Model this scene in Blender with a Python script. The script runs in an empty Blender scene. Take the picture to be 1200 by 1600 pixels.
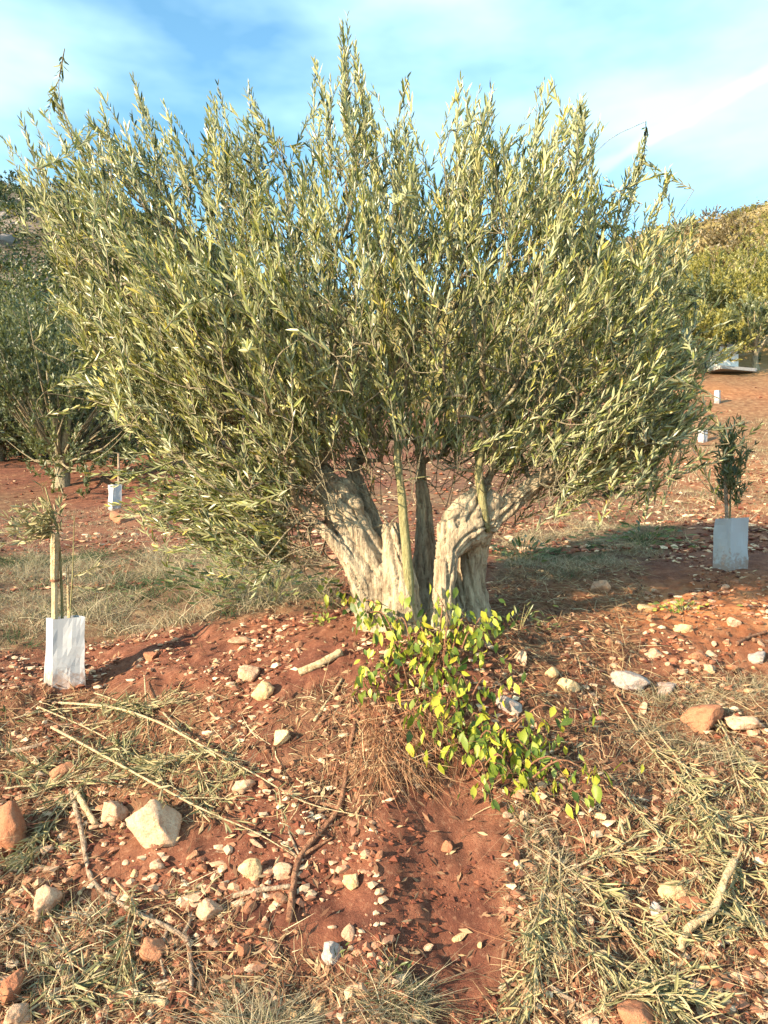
import bpy, bmesh, math
import numpy as np
from mathutils import Vector

rng = np.random.default_rng(7)
scene = bpy.context.scene
COL = scene.collection

# ------------------------------------------------------------------ camera, sky, sun, exposure
EYE = 1.55
FPX = 1164.0                       # focal length in pixels of the 1200 x 1600 photograph
cam_d = bpy.data.cameras.new('camera')
cam = bpy.data.objects.new('camera', cam_d); COL.objects.link(cam)
cam.location = (0, 0, EYE); cam.rotation_euler = (math.radians(90), 0, 0)
cam_d.sensor_fit = 'VERTICAL'; cam_d.sensor_height = 24.0
cam_d.lens = 24.0 * FPX / 1600.0
cam_d.clip_start = 0.05; cam_d.clip_end = 2000
scene.camera = cam

SUN_AZ_FROM = np.array([-0.80, -0.60])        # the sun stands behind the photographer, to his left
SUN_EL = math.radians(19)
SUN_AZ_FROM = SUN_AZ_FROM / np.linalg.norm(SUN_AZ_FROM)
sun_dir = Vector((SUN_AZ_FROM[0]*math.cos(SUN_EL), SUN_AZ_FROM[1]*math.cos(SUN_EL), math.sin(SUN_EL)))
sun_d = bpy.data.lights.new('sun', 'SUN'); sun_d.energy = 5.0; sun_d.angle = math.radians(0.55)
sun_d.color = (1.0, 0.81, 0.57)
sun = bpy.data.objects.new('sun', sun_d); COL.objects.link(sun)
sun.rotation_euler = sun_dir.to_track_quat('Z', 'Y').to_euler()
sun.location = (-6, -6, 8)

world = bpy.data.worlds.new('World'); scene.world = world; world.use_nodes = True
wt = world.node_tree; wn = wt.nodes; wl = wt.links; wn.clear()
w_out = wn.new('ShaderNodeOutputWorld'); w_bg = wn.new('ShaderNodeBackground')
sky = wn.new('ShaderNodeTexSky'); sky.sky_type = 'NISHITA'; sky.sun_disc = False
sky.sun_elevation = SUN_EL
sky.sun_rotation = math.atan2(SUN_AZ_FROM[0], SUN_AZ_FROM[1])
sky.air_density = 1.0; sky.dust_density = 0.6; sky.ozone_density = 2.0; sky.altitude = 100
tc = wn.new('ShaderNodeTexCoord')
tint = wn.new('ShaderNodeMix'); tint.data_type = 'RGBA'; tint.blend_type = 'MULTIPLY'; tint.inputs[0].default_value = 1
tint.inputs[7].default_value = (1.25, 1.72, 1.6, 1)
wl.new(sky.outputs[0], tint.inputs[6])
# thin cloud veil, all round the sky
mp = wn.new('ShaderNodeMapping'); mp.inputs['Scale'].default_value = (1.6, 1.6, 4.2)
mp.inputs['Rotation'].default_value = (0.0, 0.45, 0.6); mp.inputs['Location'].default_value = (0.35, 0.1, 0.75)
wl.new(tc.outputs['Generated'], mp.inputs['Vector'])
cn = wn.new('ShaderNodeTexNoise'); cn.inputs['Scale'].default_value = 1.5; cn.inputs['Detail'].default_value = 5; cn.inputs['Roughness'].default_value = 0.5
wl.new(mp.outputs[0], cn.inputs['Vector'])
cr = wn.new('ShaderNodeMapRange'); cr.inputs[1].default_value = 0.36; cr.inputs[2].default_value = 0.62; cr.inputs[3].default_value = 0.0; cr.inputs[4].default_value = 0.8
wl.new(cn.outputs[0], cr.inputs[0])
# contrail: a thin band about a great circle, ragged along its edge
d1 = np.array([(965-600)/FPX, 1, (800-248)/FPX]); d2 = np.array([(1190-600)/FPX, 1, (800-118)/FPX])
cnrm = np.cross(d1, d2); cnrm /= np.linalg.norm(cnrm)
dt = wn.new('ShaderNodeVectorMath'); dt.operation = 'DOT_PRODUCT'; dt.inputs[1].default_value = tuple(cnrm)
wl.new(tc.outputs['Generated'], dt.inputs[0])
n2 = wn.new('ShaderNodeTexNoise'); n2.inputs['Scale'].default_value = 14; n2.inputs['Detail'].default_value = 4
wl.new(tc.outputs['Generated'], n2.inputs['Vector'])
ab = wn.new('ShaderNodeMath'); ab.operation = 'ABSOLUTE'; wl.new(dt.outputs['Value'], ab.inputs[0])
rg = wn.new('ShaderNodeMapRange'); rg.inputs[1].default_value = 0.3; rg.inputs[2].default_value = 0.7; rg.inputs[3].default_value = 0.003; rg.inputs[4].default_value = 0.012
wl.new(n2.outputs[0], rg.inputs[0])
dv = wn.new('ShaderNodeMath'); dv.operation = 'DIVIDE'; wl.new(ab.outputs[0], dv.inputs[0]); wl.new(rg.outputs[0], dv.inputs[1])
om = wn.new('ShaderNodeMapRange'); om.inputs[1].default_value = 0.2; om.inputs[2].default_value = 1.6; om.inputs[3].default_value = 0.32; om.inputs[4].default_value = 0.0
om.interpolation_type = 'SMOOTHSTEP'
wl.new(dv.outputs[0], om.inputs[0])
cm = wn.new('ShaderNodeMath'); cm.operation = 'ADD'; cm.use_clamp = True; wl.new(cr.outputs[0], cm.inputs[0]); wl.new(om.outputs[0], cm.inputs[1])
cmx = wn.new('ShaderNodeMix'); cmx.data_type = 'RGBA'; cmx.inputs[7].default_value = (4.6, 6.6, 7.6, 1)
wl.new(cm.outputs[0], cmx.inputs[0]); wl.new(tint.outputs[2], cmx.inputs[6])
w_bg.inputs['Strength'].default_value = 0.088
wl.new(cmx.outputs[2], w_bg.inputs[0]); wl.new(w_bg.outputs[0], w_out.inputs[0])

vs = scene.view_settings
vs.view_transform = 'Standard'; vs.look = 'None'; vs.gamma = 1.0; vs.use_curve_mapping = False
vs.exposure = 1.5
scene.cycles.use_denoising = True
scene.cycles.max_bounces = 6; scene.cycles.transparent_max_bounces = 4
scene.cycles.diffuse_bounces = 3; scene.cycles.glossy_bounces = 2; scene.cycles.transmission_bounces = 3

# ------------------------------------------------------------------ noise
_perm = np.random.default_rng(3).permutation(256); _perm = np.concatenate([_perm, _perm, _perm])
_g3 = np.random.default_rng(4).normal(size=(256, 3)); _g3 /= np.linalg.norm(_g3, axis=1)[:, None]

def perlin(x, y, z):
    xi = np.floor(x).astype(int); yi = np.floor(y).astype(int); zi = np.floor(z).astype(int)
    xf, yf, zf = x-xi, y-yi, z-zi
    u = xf*xf*xf*(xf*(xf*6-15)+10); v = yf*yf*yf*(yf*(yf*6-15)+10); w = zf*zf*zf*(zf*(zf*6-15)+10)
    xi &= 255; yi &= 255; zi &= 255
    def g(a, b, c):
        h = _perm[_perm[_perm[(xi+a) & 255]+((yi+b) & 255)]+((zi+c) & 255)]
        q = _g3[h]
        return q[..., 0]*(xf-a)+q[..., 1]*(yf-b)+q[..., 2]*(zf-c)
    def L(a, b, t): return a+(b-a)*t
    return L(L(L(g(0,0,0), g(1,0,0), u), L(g(0,1,0), g(1,1,0), u), v), L(L(g(0,0,1), g(1,0,1), u), L(g(0,1,1), g(1,1,1), u), v), w)*1.5

def fbm(x, y, z, oct=4):
    s = 0; a = 1
    for k in range(oct):
        s = s+a*perlin(x*2**k+17*k, y*2**k-9*k, z*2**k+5*k); a *= .5
    return s

# ------------------------------------------------------------------ terrain height
LEFT = [(0,-1.62),(1.4,-1.62),(2.25,-1.55),(3.2,-1.22),(4.1,-.97),(5,-.84),(7.3,-.63),(13,0),(20,1.3),(30,3.6),(60,17),(100,43),(130,50),(180,48),(400,30)]
MID = [(0,-1.62),(1.4,-1.62),(2.2,-1.55),(2.7,-1.28),(3.3,-.86),(3.75,-.64),(4.3,-.56),(6,-.42),(9,-.1),(13,.6),(20,2.1),(30,4.2),(60,12.5),(100,27),(130,31),(180,32),(400,25)]
RIGHT = [(0,-1.62),(1.4,-1.62),(2.2,-1.5),(3.2,-1.05),(4.3,-.66),(5.6,-.43),(7.3,-.25),(10,.12),(14,.8),(19,1.76),(23,3.2),(28,5.3),(35,8.3),(60,19),(100,39.5),(130,45),(180,44),(400,30)]
_u = np.linspace(0, math.log(401), 1400)
def _table(pr):
    a = np.array(pr); v = np.interp(np.exp(_u)-1, a[:, 0], a[:, 1])
    k = np.hanning(41); k /= k.sum()
    return np.convolve(np.pad(v, 20, mode='edge'), k, 'valid')
_TL, _TM, _TR = _table(LEFT), _table(MID), _table(RIGHT)

def H(x, y, detail=True):
    x = np.asarray(x, float); y = np.asarray(y, float)
    yy = np.clip(y, 0, 400); u = np.log(yy+1)
    l, m, r = (np.interp(u, _u, t) for t in (_TL, _TM, _TR))
    s = np.clip(x/np.maximum(.45*yy, .8), -1.5, 1.5)
    a = np.clip(s, -1, 0); b = np.clip(s, 0, 1)
    a = -(a*a*(3+2*a)); b = b*b*(3-2*b)
    fr = np.clip((yy-40)/30, 0, 1); b = b*(1-fr)+fr*np.clip(s, 0, 1.5)
    z = m+(l-m)*(-a)+(r-m)*b
    far = np.clip((yy-8)/30, 0, 1)
    n = .05*fbm(x*1.1, y*1.1, 3.3+0*x, 3)*(1-far)
    n = n+far*(.5*fbm(x*.12, y*.12, 1.7+0*x, 4)+ np.clip((yy-40)/40, 0, 1)*1.6*fbm(x*.06, y*.06, 7.7+0*x, 4))
    if detail:
        near = np.clip((9-yy)/5, 0, 1)
        n = n+near*(.036*fbm(x*4.2, y*4.2, 9.1+0*x, 3)+.016*fbm(x*17, y*17, 2.1+0*x, 3))
    # erosion gullies running down the bank below the tree
    gz = np.clip((y-1.9)/.4, 0, 1)*np.clip((3.6-y)/.6, 0, 1)
    n = n-.05*gz*np.exp(-((x-.22-.06*np.sin(y*5))/.16)**2)+.05*gz*np.exp(-((x-.0)/.13)**2)
    # mound that carries the tree
    n = n+.06*np.exp(-((x-.2)**2/.35+(y-3.75)**2/.15))
    return EYE+z+n

def Hn(x, y, e=.03):
    dx = (H(x+e, y)-H(x-e, y))/(2*e); dy = (H(x, y+e)-H(x, y-e))/(2*e)
    n = np.stack([-dx, -dy, np.ones_like(dx)], -1)
    return n/np.linalg.norm(n, axis=-1, keepdims=True)

_ts = np.geomspace(1.2, 300, 900)
def hit(px, py):
    """where the view ray of a pixel of the photograph meets the ground"""
    dx, dz = (px-600)/FPX, (800-py)/FPX
    z = EYE+dz*_ts; h = H(dx*_ts, _ts)
    i = np.argmax(z < h)
    if z[i] >= h[i]: i = len(_ts)-1
    if i == 0: t = _ts[0]
    else:
        a0, a1 = z[i-1]-h[i-1], z[i]-h[i]
        t = _ts[i-1]+(_ts[i]-_ts[i-1])*a0/(a0-a1+1e-9)
    x, y = dx*t, t
    return np.array([x, y, float(H(x, y))])
def pix(P):
    P = np.asarray(P)
    return 600+FPX*P[..., 0]/np.maximum(P[..., 1], .05), 800-FPX*(P[..., 2]-EYE)/np.maximum(P[..., 1], .05)
def inpoly(px, py, poly):
    res = np.zeros(px.shape, bool); n = len(poly)
    for i in range(n):
        x0, y0 = poly[i]; x1, y1 = poly[(i+1) % n]
        c = ((y0 > py) != (y1 > py)) & (px < (x1-x0)*(py-y0)/(y1-y0+1e-9)+x0)
        res ^= c
    return res

# ------------------------------------------------------------------ mesh helpers
def mesh_np(name, V, T, smooth=True, attrs=None):
    V = np.ascontiguousarray(V, np.float32); T = np.ascontiguousarray(T, np.int32)
    me = bpy.data.meshes.new(name)
    me.vertices.add(len(V)); me.vertices.foreach_set('co', V.ravel())
    me.loops.add(T.size); me.loops.foreach_set('vertex_index', T.ravel())
    k = T.shape[1]
    me.polygons.add(len(T)); me.polygons.foreach_set('loop_start', np.arange(0, T.size, k, dtype=np.int32))
    me.polygons.foreach_set('use_smooth', np.full(len(T), smooth))
    for n, a in (attrs or {}).items():
        me.attributes.new(n, 'FLOAT', 'POINT').data.foreach_set('value', np.ascontiguousarray(a, np.float32))
    me.update(calc_edges=True)
    return me

class Acc:
    def __init__(s): s.V = []; s.T = []; s.A = []; s.n = 0
    def add(s, V, T, a=0.0):
        V = np.asarray(V); s.V.append(V); s.T.append(np.asarray(T)+s.n)
        s.A.append(np.broadcast_to(np.asarray(a, float), (len(V),))); s.n += len(V)
    def mesh(s, name, smooth=True):
        return mesh_np(name, np.concatenate(s.V), np.concatenate(s.T), smooth, {'tint': np.concatenate(s.A)})

def link(name, me, mat, parent=None, loc=(0, 0, 0)):
    o = bpy.data.objects.new(name, me); COL.objects.link(o)
    if me is not None and mat is not None and not me.materials: me.materials.append(mat)
    o.location = loc
    if parent is not None: o.parent = parent
    return o
def tag(o, label=None, cat=None, group=None, kind=None):
    if label: o['label'] = label
    if cat: o['category'] = cat
    if group: o['group'] = group
    if kind: o['kind'] = kind
    return o
def empty(name, loc, label, cat, group=None):
    o = bpy.data.objects.new(name, None); COL.objects.link(o); o.location = loc; o.empty_display_size = .1
    return tag(o, label, cat, group)

def nrm(v):
    v = np.asarray(v, float); return v/(np.linalg.norm(v, axis=-1, keepdims=True)+1e-12)
def smooth_path(P, R, n):
    """Catmull-Rom through the points"""
    P = np.asarray(P, float); R = np.asarray(R, float); k = len(P)
    Q = np.vstack([2*P[0]-P[1], P, 2*P[-1]-P[-2]])
    t = np.linspace(0, k-1, n); i = np.minimum(t.astype(int), k-2); f = (t-i)[:, None]
    a, b, c, d = Q[i], Q[i+1], Q[i+2], Q[i+3]
    return .5*((2*b)+(-a+c)*f+(2*a-5*b+4*c-d)*f*f+(-a+3*b-3*c+d)*f**3), np.interp(t, np.arange(k), R)
def tube(P, R, sides=6, wob=0.0, cap=True, seed=0):
    P = np.asarray(P, float); R = np.asarray(R, float); k = len(P)
    Tn = nrm(np.gradient(P, axis=0))
    up = np.array([0, 0, 1.]) if abs(Tn[0][2]) < .9 else np.array([1., 0, 0])
    U = np.zeros_like(P); u = nrm(np.cross(Tn[0], up))
    for i in range(k):
        u = nrm(u-Tn[i]*np.dot(u, Tn[i])); U[i] = u
    W = np.cross(Tn, U)
    a = np.arange(sides)*2*math.pi/sides
    rr = R[:, None]*np.ones(sides)
    if wob:
        ph = np.random.default_rng(seed).uniform(0, 50)
        A, I = np.meshgrid(a, np.arange(k))
        rr = rr*(1+wob*perlin(np.cos(A)*1.4+ph, np.sin(A)*1.4, I*.45))
    V = P[:, None, :]+rr[..., None]*(np.cos(a)[None, :, None]*U[:, None, :]+np.sin(a)[None, :, None]*W[:, None, :])
    V = V.reshape(-1, 3)
    i = np.arange(k-1)[:, None]*sides; j = np.arange(sides)[None, :]; j2 = (j+1) % sides
    q = np.stack([i+j, i+j2, i+sides+j2, i+sides+j], -1).reshape(-1, 4)
    T = np.vstack([q[:, [0, 1, 2]], q[:, [0, 2, 3]]])
    if cap:
        c0, c1 = len(V), len(V)+1
        V = np.vstack([V, P[0], P[-1]]); jj = np.arange(sides); jn = (jj+1) % sides
        T = np.vstack([T, np.stack([np.full(sides, c0), jn, jj], -1), np.stack([np.full(sides, c1), (k-1)*sides+jj, (k-1)*sides+jn], -1)])
    return V, T

# lanceolate olive leaf, folded along the midrib
_LU = np.array([0, .3, .3, .66, .66, 1, .3, .66]); _LV = np.array([0, .46, -.46, .42, -.42, 0, 0, 0]); _LW = np.array([0, .05, .05, .04, .04, 0, 0, 0])
_LT = np.array([(0,6,1),(0,2,6),(1,6,7),(1,7,3),(6,2,4),(6,4,7),(3,7,5),(7,4,5)])
def leaves(P, A, N, L, W, curl, tint):
    n = len(P); A = nrm(A); S = nrm(np.cross(N, A)); N = np.cross(A, S)
    L = L[:, None, None]; W = W[:, None, None]
    u = _LU[None, :, None]; v = _LV[None, :, None]
    w = _LW[None, :, None]+curl[:, None, None]*u*u
    V = P[:, None, :]+A[:, None, :]*u*L+S[:, None, :]*v*W+N[:, None, :]*w*L
    T = _LT[None]+8*np.arange(n)[:, None, None]
    return V.reshape(-1, 3), T.reshape(-1, 3), np.repeat(tint, 8)
def small_leaves(P, A, N, L, W, curl, tint):
    """the same leaf, for where it is too small to show its fold"""
    n = len(P); A = nrm(A); S = nrm(np.cross(N, A)); N = np.cross(A, S); L = L[:, None]; W = W[:, None]; c = curl[:, None]
    m = P+A*L*.48+N*L*c*.2
    V = np.stack([P, m+S*W*.55, P+A*L+N*L*c, m-S*W*.55], 1)
    T = np.array([(0, 2, 1), (0, 3, 2)])[None]+4*np.arange(n)[:, None, None]
    return V.reshape(-1, 3), T.reshape(-1, 3), np.repeat(tint, 4)
def blades(P, D, bend, L, W, tint, side=None, seg=3):
    """tapered curved strips: grass blades, straw, root fibres"""
    n = len(P); D = nrm(D)
    if side is None: side = nrm(np.cross(D, rng.normal(size=(n, 3))))
    t = np.linspace(0, 1, seg+1)
    C = P[:, None, :]+L[:, None, None]*(t[None, :, None]*D[:, None, :]+(t*t)[None, :, None]*bend[:, None, :])
    wd = W[:, None]*np.maximum(1-t[None, :]**2, .12)*.5
    V = np.stack([C-side[:, None, :]*wd[..., None], C+side[:, None, :]*wd[..., None]], 2).reshape(n, -1, 3)
    m = 2*(seg+1); T = []
    for k in range(seg):
        a = 2*k; T += [(a, a+1, a+3), (a, a+3, a+2)]
    T = np.array(T)[None]+m*np.arange(n)[:, None, None]
    return V.reshape(-1, 3), T.reshape(-1, 3), np.repeat(tint, m)

_ico_cache = {}
def ico(sub):
    if sub not in _ico_cache:
        bm = bmesh.new(); bmesh.ops.create_icosphere(bm, subdivisions=sub, radius=1)
        bm.verts.ensure_lookup_table()
        _ico_cache[sub] = (np.array([v.co[:] for v in bm.verts]), np.array([[v.index for v in f.verts] for f in bm.faces])); bm.free()
    return _ico_cache[sub]
def rock_verts(seed, sub=3, planes=10, rough=.10):
    r = np.random.default_rng(seed); V, T = ico(sub); V = V.copy()
    for k in range(planes):
        n = nrm(r.normal(size=3)*np.array([1, 1, .7])); d = r.uniform(.45, .85)
        s = V@n; over = np.maximum(s-d, 0); V -= (.9*over)[:, None]*n[None]
    o = seed*1.37
    V *= (1+rough*1.5*fbm(V[:, 0]*1.8+o, V[:, 1]*1.8, V[:, 2]*1.8, 2)+.05*fbm(V[:, 0]*6+o, V[:, 1]*6, V[:, 2]*9, 3)*(sub > 2))[:, None]
    V /= np.abs(V).max(0)
    return V, T

# ------------------------------------------------------------------ materials
def new_mat(name):
    m = bpy.data.materials.new(name); m.use_nodes = True
    t = m.node_tree; t.nodes.clear()
    return m, t.nodes, t.links
def ramp(n, stops):
    r = n.new('ShaderNodeValToRGB'); e = r.color_ramp.elements
    while len(e) < len(stops): e.new(.5)
    for k, (p, c) in enumerate(stops): e[k].position = p; e[k].color = (*c, 1)
    return r
def nz(n, l, scale, detail=4, rough=.55, vec=None):
    x = n.new('ShaderNodeTexNoise'); x.inputs['Scale'].default_value = scale; x.inputs['Detail'].default_value = detail; x.inputs['Roughness'].default_value = rough
    if vec is not None: l.new(vec, x.inputs['Vector'])
    return x
def mixc(n, l, f, a, b, mode='MIX'):
    x = n.new('ShaderNodeMix'); x.data_type = 'RGBA'; x.blend_type = mode
    for s, v in ((0, f), (6, a), (7, b)):
        if hasattr(v, 'links'): l.new(v, x.inputs[s])
        else: x.inputs[s].default_value = v if s == 0 else (*v, 1)
    return x.outputs[2]
def mapr(n, l, v, a, b, c=0., d=1.):
    x = n.new('ShaderNodeMapRange'); l.new(v, x.inputs[0])
    for k, q in enumerate((a, b, c, d)): x.inputs[k+1].default_value = q
    return x.outputs[0]
def finish(n, l, col, rough=.8, spec=.3, bump=None, bstr=.4, bdist=.01, trans=None, tfac=.25):
    o = n.new('ShaderNodeOutputMaterial'); p = n.new('ShaderNodeBsdfPrincipled')
    if hasattr(col, 'links'): l.new(col, p.inputs['Base Color'])
    else: p.inputs['Base Color'].default_value = (*col, 1)
    p.inputs['Roughness'].default_value = rough; p.inputs['Specular IOR Level'].default_value = spec
    if bump is not None:
        b = n.new('ShaderNodeBump'); b.inputs['Strength'].default_value = bstr; b.inputs['Distance'].default_value = bdist
        l.new(bump, b.inputs['Height']); l.new(b.outputs[0], p.inputs['Normal'])
    if trans is not None:
        tr = n.new('ShaderNodeBsdfTranslucent'); l.new(trans, tr.inputs[0]); ms = n.new('ShaderNodeMixShader'); ms.inputs[0].default_value = tfac
        l.new(p.outputs[0], ms.inputs[1]); l.new(tr.outputs[0], ms.inputs[2]); l.new(ms.outputs[0], o.inputs[0])
    else: l.new(p.outputs[0], o.inputs[0])
    return p
def attr(n, name):
    a = n.new('ShaderNodeAttribute'); a.attribute_name = name; return a.outputs['Fac']

def leaf_mat(name, stops, under, rough=.42, spec=.45, tfac=.22):
    m, n, l = new_mat(name)
    r = ramp(n, stops); l.new(attr(n, 'tint'), r.inputs[0])
    g = n.new('ShaderNodeNewGeometry')
    top = r.outputs[0]
    und = mixc(n, l, .55, top, under)
    c = mixc(n, l, g.outputs['Backfacing'], top, und)
    br = mixc(n, l, 1.0, c, (1.5, 1.5, .7), 'MULTIPLY')
    finish(n, l, c, rough, spec, trans=br, tfac=tfac)
    return m
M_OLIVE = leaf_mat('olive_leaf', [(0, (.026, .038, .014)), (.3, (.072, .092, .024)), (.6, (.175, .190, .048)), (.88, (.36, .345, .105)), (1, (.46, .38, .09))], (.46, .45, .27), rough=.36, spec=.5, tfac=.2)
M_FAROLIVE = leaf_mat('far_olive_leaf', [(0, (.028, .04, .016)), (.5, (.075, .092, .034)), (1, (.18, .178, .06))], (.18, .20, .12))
M_DARKLEAF = leaf_mat('dark_shrub_leaf', [(0, (.018, .03, .012)), (.6, (.04, .06, .022)), (1, (.10, .11, .04))], (.08, .10, .05))
M_YELLOWSCRUB = leaf_mat('yellow_scrub_leaf', [(0, (.09, .09, .02)), (.5, (.21, .19, .04)), (1, (.36, .30, .07))], (.22, .22, .09))
M_BROWNSCRUB = leaf_mat('brown_scrub_leaf', [(0, (.07, .05, .025)), (.5, (.15, .105, .045)), (1, (.28, .19, .08))], (.18, .15, .09))
M_DRYLEAF = leaf_mat('withered_olive_leaf', [(0, (.10, .10, .05)), (.35, (.20, .19, .09)), (.65, (.33, .28, .14)), (1, (.44, .33, .18))], (.36, .32, .20), rough=.6, spec=.25, tfac=.1)
M_LITTER = leaf_mat('leaf_litter', [(0, (.045, .02, .014)), (.4, (.13, .06, .035)), (.7, (.28, .16, .09)), (1, (.44, .32, .18))], (.26, .18, .12), rough=.8, spec=.15, tfac=.05)

def strip_mat(name, stops):
    m, n, l = new_mat(name); r = ramp(n, stops); l.new(attr(n, 'tint'), r.inputs[0])
    finish(n, l, r.outputs[0], .7, .2, trans=r.outputs[0], tfac=.2); return m
M_STRAW = strip_mat('straw', [(0, (.10, .05, .03)), (.3, (.24, .15, .08)), (.7, (.50, .38, .21)), (1, (.68, .57, .36))])
M_GRASS = strip_mat('mixed_grass', [(0, (.02, .05, .018)), (.25, (.05, .095, .035)), (.45, (.14, .14, .07)), (.7, (.30, .24, .15)), (1, (.50, .42, .28))])
M_ROOT = strip_mat('root_fibre', [(0, (.17, .06, .03)), (.6, (.33, .15, .075)), (1, (.47, .30, .17))])

def ground_mat():
    m, n, l = new_mat('red_soil')
    g = n.new('ShaderNodeNewGeometry'); pos = g.outputs['Position']
    a = nz(n, l, .9, 5, .6, pos); b = nz(n, l, 6.5, 6, .65, pos); c = nz(n, l, 55, 4, .7, pos)
    r = ramp(n, [(.28, (.085, .032, .022)), (.45, (.150, .054, .034)), (.58, (.215, .080, .047)), (.74, (.32, .145, .085))])
    l.new(b.outputs[0], r.inputs[0])
    col = mixc(n, l, mapr(n, l, a.outputs[0], .45, .68, 0, .6), r.outputs[0], (.27, .115, .060))
    col = mixc(n, l, mapr(n, l, c.outputs[0], .54, .72, 0, .55), col, (.40, .22, .135))
    col = mixc(n, l, mapr(n, l, c.outputs[0], .46, .3, 0, .5), col, (.09, .034, .022))
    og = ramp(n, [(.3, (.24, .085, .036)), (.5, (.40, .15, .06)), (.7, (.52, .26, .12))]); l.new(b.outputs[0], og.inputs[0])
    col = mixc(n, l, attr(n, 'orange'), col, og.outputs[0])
    # ground under dry grass, leaf litter and the far scrub
    dry = ramp(n, [(.3, (.085, .048, .028)), (.5, (.17, .105, .058)), (.7, (.29, .21, .115))]); l.new(b.outputs[0], dry.inputs[0])
    d2 = n.new('ShaderNodeMath'); d2.operation = 'MULTIPLY'; l.new(attr(n, 'dry'), d2.inputs[0]); l.new(mapr(n, l, c.outputs[0], .3, .55, .25, 1), d2.inputs[1])
    col = mixc(n, l, d2.outputs[0], col, dry.outputs[0])
    h1 = nz(n, l, .11, 5, .62, pos); h2 = nz(n, l, .9, 5, .7, pos)
    sc = ramp(n, [(.3, (.10, .085, .03)), (.47, (.20, .15, .05)), (.55, (.30, .22, .085)), (.68, (.50, .38, .24))]); 
    ad = n.new('ShaderNodeMath'); ad.operation = 'ADD'; l.new(mapr(n, l, h1.outputs[0], 0, 1, 0, .6), ad.inputs[0]); l.new(mapr(n, l, h2.outputs[0], 0, 1, 0, .4), ad.inputs[1])
    l.new(ad.outputs[0], sc.inputs[0])
    rk = ramp(n, [(.35, (.06, .05, .03)), (.5, (.13, .095, .065)), (.66, (.25, .2, .17))]); l.new(ad.outputs[0], rk.inputs[0])
    hc = mixc(n, l, attr(n, 'rocky'), sc.outputs[0], rk.outputs[0])
    col = mixc(n, l, attr(n, 'hill'), col, hc)
    f = nz(n, l, 130, 5, .75, pos)
    finish(n, l, col, .92, .15, f.outputs[0], .8, .016)
    return m
M_GROUND = ground_mat()

def stone_mat(name, pale, mid, soil):
    m, n, l = new_mat(name)
    tcn = n.new('ShaderNodeTexCoord'); oi = n.new('ShaderNodeObjectInfo')
    va = n.new('ShaderNodeVectorMath'); va.operation = 'ADD'; g = n.new('ShaderNodeNewGeometry'); l.new(g.outputs['Position'], va.inputs[0]); l.new(oi.outputs['Random'], va.inputs[1])
    a = nz(n, l, 14, 6, .65, va.outputs[0]); b = nz(n, l, 70, 5, .7, va.outputs[0])
    base = mixc(n, l, oi.outputs['Random'], pale, mid)
    c = mixc(n, l, mapr(n, l, a.outputs[0], .42, .66), base, mid)
    c = mixc(n, l, mapr(n, l, b.outputs[0], .48, .72, 0, .7), c, soil)
    c = mixc(n, l, mapr(n, l, a.outputs[0], .48, .3, 0, .75), c, soil)
    finish(n, l, c, .9, .2, b.outputs[0], .9, .012)
    return m
M_STONE = stone_mat('limestone', (.66, .48, .32), (.50, .30, .19), (.32, .12, .065))
M_WSTONE = stone_mat('white_stone', (.56, .48, .42), (.36, .30, .27), (.30, .16, .11))
M_GREYROCK = stone_mat('grey_rock', (.30, .27, .25), (.22, .19, .18), (.16, .10, .07))
M_OSTONE = stone_mat('ochre_stone', (.48, .25, .14), (.38, .16, .085), (.27, .085, .045))
def pebble_mat(name, stops):
    m, n, l = new_mat(name); r = ramp(n, stops); l.new(attr(n, 'tint'), r.inputs[0])
    g = n.new('ShaderNodeNewGeometry'); b = nz(n, l, 160, 3, .7, g.outputs['Position'])
    finish(n, l, r.outputs[0], .9, .2, b.outputs[0], .5, .004); return m
M_PEBBLE = pebble_mat('pebble', [(0, (.20, .07, .04)), (.4, (.36, .17, .10)), (.7, (.54, .34, .21)), (1, (.70, .52, .34))])
M_CLOD = pebble_mat('soil_clod', [(0, (.075, .029, .020)), (.5, (.165, .05, .029)), (1, (.29, .105, .055))])

def bark_mat(name, c0, c1, c2, sxy=26, sz=5):
    m, n, l = new_mat(name); g = n.new('ShaderNodeNewGeometry')
    mpn = n.new('ShaderNodeMapping'); mpn.inputs['Scale'].default_value = (sxy, sxy, sz); l.new(g.outputs['Position'], mpn.inputs[0])
    a = nz(n, l, 1.0, 6, .65, mpn.outputs[0]); b = nz(n, l, 60, 4, .7, g.outputs['Position']); big = nz(n, l, 5, 3, .5, g.outputs['Position'])
    r = ramp(n, [(.32, c0), (.5, c1), (.66, c2)]); l.new(a.outputs[0], r.inputs[0])
    c = mixc(n, l, mapr(n, l, b.outputs[0], .45, .75, 0, .5), r.outputs[0], c2)
    c = mixc(n, l, mapr(n, l, big.outputs[0], .5, .7, 0, .5), c, c1)
    ad = n.new('ShaderNodeMath'); ad.operation = 'ADD'; l.new(a.outputs[0], ad.inputs[0]); l.new(mapr(n, l, b.outputs[0], 0, 1, 0, .35), ad.inputs[1])
    finish(n, l, c, .88, .2, ad.outputs[0], 1.0, .03); return m
M_BARK = bark_mat('olive_bark', (.12, .08, .05), (.38, .29, .195), (.60, .49, .33), 34, 4)
M_LIMB = bark_mat('olive_limb_bark', (.13, .10, .07), (.27, .22, .14), (.40, .34, .22), 40, 14)
M_SUCKER = bark_mat('green_sucker_bark', (.16, .14, .06), (.27, .24, .11), (.38, .34, .18), 40, 10)
M_STICK = bark_mat('dead_wood', (.16, .09, .06), (.36, .25, .17), (.54, .43, .31), 45, 45)
M_PALESTICK = bark_mat('pale_dead_wood', (.32, .21, .11), (.54, .40, .23), (.68, .54, .34), 45, 45)
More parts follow.
